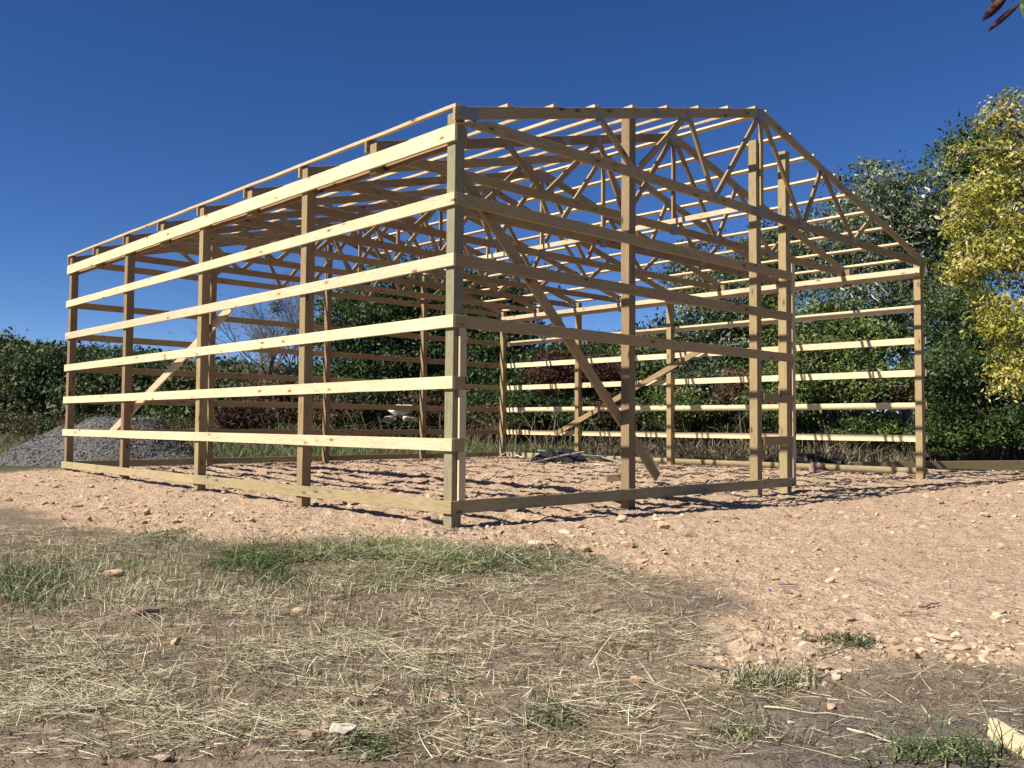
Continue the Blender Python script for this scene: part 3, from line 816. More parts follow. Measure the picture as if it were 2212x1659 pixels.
pipe([(1285, 1006, .03), (1330, 1008, .03)], .016, M['white_pipe'], 'small white pipe end right of the scrap heap', group=PGp)

def sheet(name, u0, u1, v, dz, dpt, mat, label, cat, seed):
    n, k = 26, 9; V = []
    for i in range(n):
        for j in range(k):
            u = u0 + (u1 - u0) * i / (n - 1); q = gp(u, v)
            dd = (j / (k - 1)) * dpt
            x, y = q[0] + FV[0] * dd, q[1] + FV[1] * dd
            e = math.sin(math.pi * j / (k - 1)) * math.sin(math.pi * min(1, max(0, i / (n - 1)))) ** .5
            V.append((x, y, gz(x, y) + .015 + dz * e * (.35 + 1.2 * float(fbm(np.array([i * .35 + seed]), np.array([j * .5]), 3, seed)[0]))))
    F = [[i * k + j, (i + 1) * k + j, (i + 1) * k + j + 1, i * k + j + 1] for i in range(n - 1) for j in range(k - 1)]
    me = mesh_np(name, np.array(V), np.array(F), mat, smooth=False); o = obj(name, me)
    md = o.modifiers.new('thick', 'SOLIDIFY'); md.thickness = .004
    return tag(o, label, cat)
sheet('plastic_sheet', 1148, 1270, 1000, .34, .9, M['black_plastic'], 'crumpled black plastic in the middle of the scrap heap', 'plastic sheet', 3)
sheet('plastic_sheet', 1690, 1960, 1001, .32, .7, M['black_plastic'], 'black plastic sheet rumpled behind the right wall skirt', 'plastic sheet', 9)
sheet('plastic_sheet', 1975, 2080, 1002, .2, .5, M['black_plastic'], 'torn black plastic beside the long beam at right', 'plastic sheet', 14)

def twig(u, v, du, dv, r, label, mat=M['twig'], hh=.015, name='stick', cat='stick', group='sticks on the ground'):
    a = gp(u, v); b = gp(u + du, v + dv); n = 6; pts = []
    for i in range(n):
        t = i / (n - 1); x = a[0] + (b[0] - a[0]) * t + rng.normal(0, .008); y = a[1] + (b[1] - a[1]) * t + rng.normal(0, .008)
        pts.append((x, y, gz(x, y) + hh + rng.uniform(0, .012)))
    V, F = tubes([(pts, np.linspace(r, r * .45, n))], 6)
    o = obj(name, mesh_np(name, V, F, mat, smooth=True)); return tag(o, label, cat, group)
twig(1487, 1441, 122, 24, .012, 'thick dark stick at the bottom of the cobbles')
twig(640, 1628, 38, -18, .009, 'dark stick left of the split brown rock', M['bark'])
twig(1990, 1317, 44, -8, .008, 'pale grey stick lying on the open pad at right')
twig(2130, 1262, 60, 8, .005, 'thin wavy twig at the far right of the pad')
twig(1855, 1264, 48, 4, .005, 'thin twig on the pad left of the wavy twig')
twig(1770, 1430, 120, -40, .004, 'long thin twig crossing the lower edge of the pad')
twig(2190, 1408, -60, -14, .005, 'twig beside the second orange rock')
twig(1680, 1270, 42, 2, .008, 'short brown stick by the blue plastic bit')
twig(2170, 1320, 46, 6, .005, 'forked twig near the right edge of the pad')
x, y = sample_view(2600, 5.0, 14, 1.1, 1.0)
k_ = pad_mask(x, y) > .5; x, y = x[k_], y[k_]; n = len(x)
strands('bark_bits', x, y, np.exp(rng.normal(math.log(.045), .6, n)).clip(.015, .25), rng.uniform(.004, .012, n), azr + rng.normal(0, .7, n), rng.normal(.1, .1, n).clip(0, .5), M['weeds'], rng.beta(1.1, 2.6, n), 'dark bits of bark and twig scattered over the pad', curl=.12, z0=.008, segs=2)
q = gp(1663, 1283)
V0, F0 = ICO1
o = obj('blue_plastic_bit', mesh_np('cap', V0 * np.array([.012, .012, .009]), F0, M['blue'], smooth=False)); o.location = (q[0], q[1], gz(q[0], q[1]) + .012)
tag(o, 'tiny dark blue plastic bit on the pad edge', 'plastic bit')
q = gp(982, 1528)
o = obj('plastic_scrap', mesh_np('scrap', V0 * np.array([.012, .01, .02]), F0, M['teal'], smooth=False)); o.location = (q[0], q[1], gz(q[0], q[1]) + .014)
tag(o, 'teal plastic scrap on the soil beside a flat brown stone', 'plastic scrap')

# ------------------------------------------------------------------ straw, stubble, grass
def straw_density(x, y):
    u, v = project(x, y, base_z(x, y))
    bl = [(250, 1480, 420, 120, 1.0), (850, 1420, 380, 110, .8), (1250, 1390, 260, 50, 1.0), (1500, 1410, 130, 30, .8), (950, 1260, 330, 45, 1.0),
          (1350, 1250, 170, 30, .55), (500, 1300, 420, 60, .45), (60, 1180, 180, 50, .7), (70, 1110, 120, 26, .8), (600, 1560, 380, 60, .5), (950, 1600, 160, 40, .55), (1250, 1520, 160, 60, .35),
          (1560, 1500, 140, 25, .35), (1250, 1600, 200, 40, .3)]
    d = 0
    for (a, b, su, sv, w_) in bl: d = np.maximum(d, w_ * np.exp(-((u - a) / su) ** 2 - ((v - b) / sv) ** 2))
    d = d * (.08 + 1.6 * sstep(.42, .60, fbm(x * 2.4, y * 2.4, 4, 101, .65))) + .05
    return d * (1 - .93 * sstep(.3, .9, pad_mask(x, y)))
azr = math.atan2(RV[1], RV[0])
x, y = sample_view(215000, 3.7, 9.8, 1.12, 1.15)
keep = rng.uniform(0, 1, len(x)) < straw_density(x, y) * .72; x, y = x[keep], y[keep]; n = len(x)
ln = np.exp(rng.normal(math.log(.075), .62, n)).clip(.02, .38)
az = azr + rng.normal(0, .8, n) + .35 * np.sin(x * 1.3 + y) - .12 + math.pi * rng.integers(0, 2, n)
strands('straw', x, y, ln, rng.uniform(.0022, .0052, n), az, rng.normal(.10, .16, n).clip(-.02, .7), M['straw'], rng.beta(1.9, 1.5, n),
        'cut pale straw lying in swathes over the foreground soil', curl=.12, z0=.006, zextra=rng.uniform(0, .02, n))
# fine thatch
x, y = sample_view(150000, 3.7, 9.8, 1.12, 1.15)
keep = rng.uniform(0, 1, len(x)) < straw_density(x, y) * .8; x, y = x[keep], y[keep]; n = len(x)
strands('straw', x, y, np.exp(rng.normal(math.log(.035), .5, n)).clip(.01, .1), rng.uniform(.0018, .0036, n), azr + rng.normal(0, 1.1, n), rng.normal(.12, .2, n).clip(-.02, .9), M['straw'], rng.beta(1.3, 1.6, n),
        'fine chaff and thatch between the straw stalks', curl=.15, z0=.004, segs=1, zextra=rng.uniform(0, .012, n))
# dark short litter
x, y = sample_view(64000, 3.7, 9.8, 1.12, 1.1)
keep = rng.uniform(0, 1, len(x)) < (straw_density(x, y) * .55 + .16) * (1 - .9 * pad_mask(x, y)); x, y = x[keep], y[keep]; n = len(x)
strands('plant_litter', x, y, np.exp(rng.normal(math.log(.06), .5, n)).clip(.02, .2), rng.uniform(.003, .007, n), azr + rng.normal(0, 1.2, n), rng.normal(.45, .4, n).clip(0, 1.4),
        M['weeds'], rng.beta(1.4, 2.4, n), 'brown plant litter and chaff on the soil', curl=.2, segs=2)
# stubble
def in_blobs(n, blobs):
    """random points in the given picture blobs, brought to the ground"""
    tot = sum(b[4] for b in blobs); X, Y = [], []
    for (u, v, su, sv, w_) in blobs:
        for _ in range(int(n * w_ / tot)):
            q = gp(rng.normal(u, su), rng.normal(v, sv)); X.append(q[0]); Y.append(q[1])
    return np.array(X), np.array(Y)
x, y = in_blobs(6500, [(470, 1285, 190, 35, 3), (180, 1265, 130, 40, 3), (120, 1200, 90, 30, 1), (900, 1290, 200, 45, 2), (500, 1420, 350, 80, 2), (1000, 1450, 300, 80, 1), (1650, 1480, 40, 14, .5)])
cx = np.repeat(x[::5], 5)[:len(x)] + rng.normal(0, .02, len(x)); cy = np.repeat(y[::5], 5)[:len(y)] + rng.normal(0, .02, len(y)); n = len(cx)
strands('stubble', cx, cy, rng.uniform(.03, .12, n), rng.uniform(.004, .008, n), rng.uniform(0, 6.28, n), rng.normal(1.15, .35, n).clip(.5, 1.57), M['straw'],
        rng.beta(1.4, 2.2, n), 'short upright stubble sticking out of the soil', curl=.15)
# green grass clumps, each patch one object
def grass_patch(blobs, n, ln, label, lift=.9, tmax=.85, wd=(.005, .013), tmin=0., az=None):
    x, y = in_blobs(n, blobs); n = len(x)
    m_ = max(1, n // 7); ix = rng.integers(0, m_, n)
    cx = x[:m_][ix] + rng.normal(0, .055, n); cy = y[:m_][ix] + rng.normal(0, .055, n)
    return strands('grass', cx, cy, ln * np.exp(rng.normal(0, .4, n)), rng.uniform(*wd, n), (rng.uniform(0, 6.28, n) if az is None else az + rng.normal(0, .5, n)), rng.normal(lift, .35, n).clip(.05, 1.5),
                   M['grass'], rng.uniform(tmin, tmax, n), label, curl=.35)
grass_patch([(60, 1265, 60, 26, 3), (190, 1270, 80, 20, 2), (30, 1230, 50, 18, 1), (330, 1240, 60, 20, .8)], 2200, .075, 'green grass patch by the left edge of the straw')
grass_patch([(350, 1165, 45, 9, 2), (420, 1172, 25, 6, 1)], 700, .045, 'low green grass on the pad edge at left')
grass_patch([(555, 1215, 55, 16, 3)], 1100, .2, 'tall green grass clump at the left end of the hay heap', lift=.5)
grass_patch([(790, 1195, 75, 18, 3), (680, 1235, 60, 20, 2), (860, 1215, 60, 14, 1.5)], 650, .15, 'green blades in the cut hay heap below the corner post', lift=.3, tmax=.75)
grass_patch([(820, 1200, 90, 16, 3), (960, 1230, 90, 20, 2.5), (640, 1260, 80, 18, 1)], 2300, .15, 'drying yellow hay on the heap below the corner post', lift=.22, tmin=.6, tmax=1.0)
grass_patch([(1060, 1215, 110, 16, 2), (1240, 1225, 90, 14, 1.3)], 2000, .09, 'thin green grass right of the hay heap', lift=.5, tmax=.95)
grass_patch([(785, 1632, 28, 10, 2)], 120, .06, 'green sprigs right of the whitish rock at the bottom')
grass_patch([(1165, 1552, 34, 7, 1)], 140, .05, 'dark green sprigs lying near the white chip', lift=.25, tmax=.4)
grass_patch([(1830, 1392, 30, 8, 1), (1900, 1390, 25, 6, .6), (2060, 1368, 22, 7, .8)], 380, .035, 'low green weeds along the lower pad edge at right', tmax=.5)
grass_patch([(2060, 1645, 80, 12, 3), (2160, 1610, 30, 22, 2)], 230, .12, 'long green grass beside the pine offcut at bottom right', lift=.7)
grass_patch([(1590, 1588, 22, 8, 1)], 110, .06, 'small brown green tuft on the grey soil', tmax=1.0)
grass_patch([(1660, 1478, 40, 8, 1), (1560, 1450, 18, 8, .6)], 260, .07, 'tuft of tired grass beside the thick dark stick', tmax=1.0)
grass_patch([(220, 1215, 190, 26, 3), (420, 1255, 170, 30, 2), (90, 1160, 90, 22, 1.5), (1000, 1250, 260, 26, 2.5)], 5200, .045, 'thin olive green and brown grass between the hay and the pad', lift=.8, tmin=.2, tmax=1.0, wd=(.003, .007))
grass_patch([(500, 1450, 420, 90, 3), (1050, 1480, 300, 80, 1.5)], 1600, .04, 'scattered short green shoots through the straw', lift=.8, tmax=.8, wd=(.003, .006))
# long seed stalks lying on the right soil
for (u0, v0, u1, v1, l_) in ((1830, 1575, 2060, 1640, 'long pale grass stalk with a seed head at lower right'), (1650, 1530, 1885, 1556, 'long pale stalk lying across the grey soil'),
                             (1500, 1500, 1600, 1540, 'pale curved stalk left of the long ones'), (1690, 1480, 1790, 1508, 'short pale stalk below the dark stick')):
    a = gp(u0, v0); b = gp(u1, v1); pts = []
    for t in np.linspace(0, 1, 9):
        x_, y_ = a[0] + (b[0] - a[0]) * t, a[1] + (b[1] - a[1]) * t + .02 * math.sin(t * 4)
        pts.append((x_, y_, gz(x_, y_) + .012))
    V, F = tubes([(pts, [.0045, .0048, .003, .0022, .002, .002, .002, .002, .0012])], 5)
    o = obj('grass_stalk', mesh_np('stalk', V, F, M['straw'], attrs=dict(tint=np.full(len(V), .85)))); tag(o, l_, 'grass stalk', 'long loose stalks')

# ------------------------------------------------------------------ back field grass and weeds
def field(n, u0, u1, d0, d1, ln, mat, label, tr=(0, 1), dens=None, wd=(.012, .03), name='grass'):
    u = rng.uniform(u0, u1, n); d = rng.uniform(d0, d1, n)
    s_ = (u - 1106) / FPX * d
    x = CAM[0] + FV[0] * d + RV[0] * s_; y = CAM[1] + FV[1] * d + RV[1] * s_
    k = poly_sd(x, y, PADP) < -.1
    k &= ~((x > -.6) & (x < W + .5) & (y > -.3) & (y < L + .3))
    if dens is not None: k &= rng.uniform(0, 1, n) < dens(x, y)
    x, y = x[k], y[k]; n = len(x)
    return strands(name, x, y, ln * np.exp(rng.normal(0, .4, n)), rng.uniform(*wd, n), rng.uniform(0, 6.28, n), rng.normal(1.1, .32, n).clip(.3, 1.57), mat,
                   rng.uniform(*tr, n) , label, curl=.25, segs=2)
pn = lambda x, y: sstep(.3, .7, fbm(x * .6, y * .6, 3, 7))
field(44000, -60, 1280, 22, 44, .27, M['grass'], 'rough green grass field behind the barn', (0, .78))
field(20000, -60, 2300, 25.6, 42, .42, M['weeds'], 'brown dead weeds in front of the tree line', (.1, .9), pn)
field(15000, 1280, 2300, 25.0, 30, .42, M['weeds'], 'dry tangled weeds along the foot of the right hand trees', (.1, 1.0), None)

# ------------------------------------------------------------------ trees and shrubs
def foliage(parent, name, lobes, ncl, per, size, mat, clr=.45, aspect=.5, droop=0., tint0=.45, tv_=.25, hollow=.62, dens=.42):
    """lobes: (x,y,z,rx,ry,rz). Leaf clusters fill each lobe, thinner towards its middle"""
    ncl = int(ncl * dens); per = per * .62 / dens ** .75; clr = clr * 1.45; size = size * 1.08
    w_ = np.array([l[3] * l[5] for l in lobes]); w_ = w_ / w_.sum()
    which = rng.choice(len(lobes), ncl, p=w_); Lb = np.array(lobes)[which]
    dirs = unit(ncl); rad = (hollow + (1 - hollow) * rng.uniform(0, 1, ncl) ** .7)
    edge = 1 + .28 * rng.normal(size=ncl)
    C = Lb[:, :3] + dirs * Lb[:, 3:6] * (rad * edge.clip(.6, 1.35))[:, None]
    k = C[:, 2] > base_z(C[:, 0], C[:, 1]) + .15
    C = C[k]; ncl = len(C)
    cs = clr * np.exp(rng.normal(0, .3, ncl))
    nper = np.maximum(4, (per * rng.uniform(.4, 1.6, ncl)).astype(int))
    idx = np.repeat(np.arange(ncl), nper)
    dd_ = unit(len(idx)); dd_[:, 2] = np.where(dd_[:, 2] < -.2, -dd_[:, 2] * .5, dd_[:, 2])      # umbrella shaped sprays
    pts = C[idx] + dd_ * (rng.uniform(.25, 1, len(idx)) ** .6 * 1.15)[:, None] * cs[idx][:, None] * np.array([1, 1, .6]) + rng.normal(0, .05, (len(idx), 3))
    V, F = leaves(pts, size, aspect, droop)
    tc = tint0 + tv_ * rng.normal(size=ncl)
    tint = (tc[idx] + .13 * rng.normal(size=len(idx))).clip(0, 1)
    me = mesh_np(name, V, F, mat, fattrs=dict(tint=tint))
    o = obj(name, me, parent); o.matrix_parent_inverse = Matrix.Translation(-parent.location)
    return o, C
def branches(parent, base, h0, lobes, C, r0, mat, nb=70, name='trunk', lean=(0, 0), sides=4):
    top = np.array([l[:3] for l in lobes]).mean(0); zt = max(l[2] + l[5] * .6 for l in lobes)
    b = np.array(base, float); paths = []
    n = 8; tp = []
    for i in range(n):
        t = i / (n - 1)
        tp.append(b + np.array([(top[0] - b[0]) * t * t + rng.normal(0, .05), (top[1] - b[1]) * t * t + rng.normal(0, .05), (zt - b[2]) * t - .3 * (1 - t)]))
    tp = np.array(tp); paths.append((tp, r0 * np.linspace(1.15, .18, n)))
    for l in lobes:
        c = np.array(l[:3]); k = int(np.argmin(np.abs(tp[:, 2] - (c[2] - .9 * l[5])))); k = max(1, k); s0 = tp[k]
        mid = (s0 + c) / 2 + rng.normal(0, .15, 3)
        paths.append((np.array([s0, mid, c, c + (c - s0) * .25 + [0, 0, .3]]), r0 * np.array([.55, .4, .26, .12]) * (1 - .4 * k / n)))
    pool = np.concatenate([np.stack([s0 * (1 - t) + e * t for t in np.linspace(.1, 1, 6)]) for s0, e in [(p_[0][0], p_[0][-1]) for p_ in paths]])
    for c in C[rng.choice(len(C), min(nb, len(C)), replace=False)]:
        s0 = pool[np.argmin(((pool - c) ** 2).sum(1) + rng.uniform(0, .5, len(pool)))]
        mid = (s0 + c) / 2 + rng.normal(0, .12, 3) + [0, 0, .08]
        paths.append((np.array([s0, mid, c]), r0 * np.array([.16, .10, .035])))
    V, F = tubes(paths, sides)
    o = obj(name, mesh_np(name, V, F, mat, smooth=True), parent); o.matrix_parent_inverse = Matrix.Translation(-parent.location)
    return o
def lob(u, v, dep, ru, rv, rd=None, dd=0):
    """a crown lobe seen at (u, v) with half sizes in picture px, at this depth"""
    x, y = gat(u, dep + dd); rx = ru / FPX * dep; rz = rv / FPX * dep
    return (x, y, zat(v, dep), rx, rd or rx, rz)
def tree(name, label, cat, base, lobes, ncl, per, size, mat, clr=.45, bark=M['bark'], r0=.16, group=None, nb=70, leafname='crown', **k):
    x, y = gat(*base); z = float(base_z(np.array([x]), np.array([y]))[0])
    t = empty(name, (x, y, z)); tag(t, label, cat, group)
    o, C = foliage(t, leafname, lobes, ncl, per, size, mat, clr, **k)
    branches(t, (x, y, z), 0, lobes, C, r0, bark, nb)
    bpy.context.view_layer.update()
    return t
GT = 'trees standing behind the barn'
# dense dark trees behind the middle
tree('broadleaf_tree', 'dark green tree left of the near corner post, seen through the left wall', 'tree', (790, 37),
     [lob(770, 720, 37, 85, 80), lob(830, 650, 37, 80, 75), lob(740, 800, 37, 75, 70), lob(830, 790, 37, 90, 90), lob(880, 730, 38, 80, 90)], 900, 60, .15, M['leaf_dark'], .55, group=GT)
tree('broadleaf_tree', 'tallest dark green tree directly behind the near corner post', 'tree', (960, 38.5),
     [lob(930, 610, 38.5, 85, 75), lob(980, 690, 38, 100, 90), lob(900, 800, 37.5, 90, 90), lob(1020, 800, 38, 90, 90), lob(900, 690, 38, 80, 80)], 1000, 60, .15, M['leaf_dark'], .55, group=GT)
tree('broadleaf_tree', 'dark green tree right of the near corner post with sky to its right', 'tree', (1075, 37),
     [lob(1070, 660, 37, 80, 75), lob(1105, 740, 36.5, 60, 70), lob(1050, 800, 36.5, 80, 80), lob(1110, 830, 36, 60, 60)], 800, 60, .15, M['leaf_dark'], .55, group=GT, tint0=.38)
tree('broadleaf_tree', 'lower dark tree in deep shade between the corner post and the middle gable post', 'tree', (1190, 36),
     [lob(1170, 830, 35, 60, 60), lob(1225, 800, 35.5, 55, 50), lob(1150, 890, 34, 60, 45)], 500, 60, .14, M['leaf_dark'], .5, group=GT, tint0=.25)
tree('broadleaf_tree', 'low green tree showing left of the middle gable post', 'tree', (1290, 37),
     [lob(1260, 790, 37, 65, 45), lob(1330, 780, 37, 60, 50), lob(1300, 840, 36, 80, 50)], 560, 55, .14, M['leaf_mid'], .5, group=GT, tint0=.35)
tree('broadleaf_tree', 'green tree right of the middle gable post below open sky', 'tree', (1420, 34),
     [lob(1425, 760, 34, 60, 50), lob(1390, 830, 33, 60, 55), lob(1460, 830, 33, 65, 60)], 560, 55, .13, M['leaf_mid'], .45, group=GT, tint0=.4)
tree('broadleaf_tree', 'green tree with loose left edge between the middle and tall gable posts', 'tree', (1530, 31),
     [lob(1500, 600, 32, 55, 70), lob(1545, 660, 31, 75, 80), lob(1480, 740, 31, 70, 60), lob(1580, 760, 31, 80, 70), lob(1520, 840, 30, 80, 60)], 900, 52, .12, M['leaf_silver'], .42, group=GT, tint0=.42)
tree('broadleaf_tree', 'green tree directly behind the tall door post', 'tree', (1660, 31),
     [lob(1640, 590, 32, 60, 70), lob(1700, 560, 31, 65, 80), lob(1660, 690, 31, 80, 80), lob(1720, 780, 30, 80, 70), lob(1640, 820, 30, 80, 70)], 1000, 52, .12, M['leaf_mid'], .42, group=GT, tint0=.38)
tree('broadleaf_tree', 'yellow green tree showing through the door opening', 'tree', (1790, 27),
     [lob(1780, 700, 28, 75, 70), lob(1860, 740, 27, 70, 60), lob(1760, 800, 27, 80, 60), lob(1880, 830, 26.5, 70, 55)], 900, 52, .11, M['leaf_mid'], .38, group=GT, tint0=.6)
tree('poplar_tree', 'silvery leaved poplar rising behind the right roof slope', 'tree', (1960, 29),
     [lob(1900, 420, 29.5, 55, 55), lob(1960, 440, 29, 75, 85), lob(1890, 520, 29, 85, 80), lob(1990, 560, 29, 90, 100), lob(1880, 640, 28.5, 100, 80), lob(2000, 700, 28.5, 90, 80), lob(1800, 560, 29.5, 65, 70), lob(2040, 480, 29.5, 70, 90)],
     1500, 34, .13, M['leaf_silver'], .34, bark=M['bark_pale'], r0=.2, nb=320, group=GT, tint0=.48, tv_=.22, dens=.45)
tree('poplar_tree', 'sparse poplar top with bare twigs left of the silvery poplar', 'tree', (1850, 31),
     [lob(1880, 370, 31, 50, 48), lob(1820, 430, 31, 50, 50), lob(1740, 490, 31, 60, 45), lob(1800, 490, 31, 60, 55)], 230, 20, .13, M['leaf_silver'], .25, r0=.11, nb=190, group=GT, tint0=.5)
tree('broadleaf_tree', 'dark green tree peeking above the silvery poplar beside the yellow tree', 'tree', (2120, 33),
     [lob(2110, 330, 33, 55, 60), lob(2070, 400, 33, 50, 60), lob(2150, 420, 33, 70, 90), lob(2100, 560, 33, 80, 100)], 620, 52, .14, M['leaf_dark'], .45, group=GT, tint0=.6)
tree('broadleaf_tree', 'shaded grey green tree between the right corner post and the yellow tree', 'tree', (2075, 25),
     [lob(2060, 690, 25.5, 70, 90), lob(2120, 760, 25, 70, 80), lob(2040, 810, 24.5, 70, 60), lob(2180, 820, 25, 80, 70)], 800, 48, .10, M['leaf_dark'], .36, nb=150, group=GT, tint0=.5)
tree('yellow_tree', 'tall yellow leaved tree filling the right edge of the photo', 'tree', (2330, 18.8),
     [lob(2170, 240, 19, 36, 60), lob(2190, 340, 19, 60, 80), lob(2130, 420, 18.8, 60, 60), lob(2075, 320, 19.2, 26, 30), lob(2100, 560, 18.5, 65, 55), lob(2190, 520, 18.5, 90, 90), lob(2170, 680, 18.2, 80, 70),
      lob(2190, 800, 18, 60, 60), lob(2290, 420, 19, 110, 160), lob(2300, 700, 18.5, 110, 150), lob(2080, 480, 18.8, 35, 45), lob(2290, 250, 19, 80, 90)],
     1300, 38, .098, M['leaf_yellow'], .22, aspect=.42, droop=.5, r0=.17, nb=120, group=GT, tint0=.5, tv_=.26, hollow=.25, dens=.8)
# bare tree
def bare_tree(name, label, base, top_v, spread, seed, r0=.14, leafy=500, nst=5):
    rg = np.random.default_rng(seed); x, y = gat(*base); z = float(base_z(np.array([x]), np.array([y]))[0]); dep = base[1]
    H = zat(top_v, dep) - z; t = empty(name, (x, y, z)); tag(t, label, 'tree', GT)
    paths = []; tips = []
    def grow(p, d, ln, r, lev):
        n = 5; pts = [p]; dd = d.copy()
        for i in range(n - 1):
            dd = dd + rg.normal(0, .12, 3) + [0, 0, .05]; dd /= np.linalg.norm(dd); pts.append(pts[-1] + dd * ln / (n - 1))
        paths.append((np.array(pts), np.linspace(r, r * .5, n)))
        if lev == 0: tips.append(pts[-1]); return
        for _ in range(4 if lev > 1 else 4):
            k = rg.integers(1, n); nd = dd + rg.normal(0, .55, 3) * [1, 1, .6]; nd /= np.linalg.norm(nd)
            grow(pts[k], nd, ln * rg.uniform(.5, .72), r * .48, lev - 1)
    for s_ in range(nst):
        d = np.array([*(RV * rg.uniform(-.6, .6) * spread + FV * rg.uniform(-.4, .4)), 1.0]); d /= np.linalg.norm(d)
        grow(np.array([x, y, z + H * .18]), d, H * .55, r0 * .6, 4)
    paths.append((np.array([[x, y, z - .3], [x, y, z + H * .1], [x, y, z + H * .22]]), [r0, r0 * .9, r0 * .75]))
    V, F = tubes(paths, 4); o = obj('trunk', mesh_np('trunk', V, F, M['twig']), t); o.matrix_parent_inverse = Matrix.Translation(-t.location)
    tips = np.array(tips); k = rg.integers(0, len(tips), leafy); V, F = leaves(tips[k] + rg.normal(0, .1, (leafy, 3)), .09)
    o = obj('crown', mesh_np('crown', V, F, M['leaf_brown'], fattrs=dict(tint=rg.uniform(0, 1, leafy))), t); o.matrix_parent_inverse = Matrix.Translation(-t.location)
    return t
bt = bare_tree('bare_tree', 'nearly leafless tree left of the dark trees, with a dark clump in its top', (560, 42), 628, 1.1, 5)
cx_, cy_ = gat(592, 42); c_ = np.array([[cx_, cy_, zat(667, 42)]])
pts = c_ + rng.normal(size=(420, 3)) * .16
V, F = leaves(pts, .09); o = obj('mistletoe_clump', mesh_np('clump', V, F, M['leaf_dark'], fattrs=dict(tint=rng.uniform(.2, .7, 420))), bt); o['kind'] = 'stuff'; o.matrix_parent_inverse = Matrix.Translation(-bt.location)
bare_tree('bare_tree', 'slim leafless tree between the bare tree with a clump and the dark trees', (655, 43), 655, .7, 11, r0=.1, leafy=260, nst=3)

# shrubs
GS = 'shrubs along the tree line'
def shrub(label, u, v, dep, ru, rv, mat, n=190, per=55, size=.11, tint0=.45, name='shrub', cat='shrub', clr=.3, aspect=.5):
    rv *= rng.uniform(.65, 1.3); v += rng.uniform(-22, 16); dep += rng.uniform(-.5, .9); tint0 -= .08
    return tree(name, label, cat, (u, dep), [lob(u - ru * .35, v + rv * .1, dep, ru * .65, rv * .8), lob(u + ru * .35, v, dep, ru * .65, rv * .85), lob(u, v + rv * .5, dep, ru * .95, rv * .6)],
                n, per, size, mat, clr, r0=.05, nb=40, group=GS, tint0=tint0, leafname='foliage', aspect=aspect, hollow=.35)
shrub('reddish bush at the foot of the bare tree', 520, 893, 33, 48, 38, M['leaf_red'], tint0=.45, size=.1)
shrub('brown bush right of the small reddish bush', 590, 885, 34, 60, 42, M['leaf_brown'], size=.1)
shrub('brown and green brush below the left dark tree', 700, 880, 34, 80, 40, M['leaf_brown'], tint0=.35)
shrub('dark green brush left of the pale boulders', 780, 865, 35, 60, 42, M['leaf_dark'], tint0=.4)
shrub('brown bramble behind the pale boulders', 900, 872, 35.5, 90, 32, M['leaf_brown'], tint0=.4)
shrub('green bush right of the pale boulders', 1030, 865, 34.5, 70, 45, M['leaf_dark'], tint0=.5)
shrub('brown bush under the dark tree right of the near corner post', 1080, 890, 33.5, 50, 32, M['leaf_brown'])
shrub('crimson sumac left of the second back post, seen through the gable', 1200, 820, 31.5, 48, 36, M['leaf_red'], n=220, tint0=.6, size=.09, name='sumac_bush')
shrub('crimson sumac behind the long diagonal brace', 1300, 815, 31.5, 62, 42, M['leaf_red'], n=260, tint0=.55, size=.09, name='sumac_bush')
shrub('dark red sumac behind the middle gable post', 1345, 870, 31, 50, 34, M['leaf_red'], n=200, tint0=.4, size=.09, name='sumac_bush')
shrub('green bush below the crimson sumac', 1250, 880, 31, 60, 34, M['leaf_dark'], tint0=.35)
shrub('light green bush right of the middle gable post', 1440, 870, 29, 60, 44, M['leaf_mid'], tint0=.55, size=.1)
shrub('shaded bush left of the tall door post', 1540, 880, 28.5, 65, 44, M['leaf_dark'], tint0=.5, size=.1)
shrub('brown red bush left of the tall door post by the shaded bush', 1600, 850, 28, 40, 34, M['leaf_brown'], tint0=.6, size=.09)
shrub('bright green bush between the two door posts', 1665, 890, 26.5, 60, 46, M['leaf_mid'], tint0=.6, size=.09)
shrub('yellow green bush at the bottom of the door opening', 1760, 898, 26.6, 70, 44, M['leaf_mid'], tint0=.6, size=.085)
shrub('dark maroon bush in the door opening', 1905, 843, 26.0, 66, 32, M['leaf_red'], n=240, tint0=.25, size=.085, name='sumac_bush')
shrub('green bush left of the right corner post', 1870, 905, 26.2, 80, 40, M['leaf_mid'], tint0=.5, size=.085)
shrub('leafy bramble right of the right corner post', 2045, 915, 24.6, 60, 52, M['leaf_mid'], n=330, tint0=.45, size=.08)
shrub('leafy bramble at the right edge under the yellow tree', 2160, 922, 24.4, 85, 50, M['leaf_mid'], n=380, tint0=.5, size=.08)
shrub('dark bush between the right corner post and the rail fence', 2070, 855, 25.4, 60, 40, M['leaf_dark'], tint0=.45, size=.085)

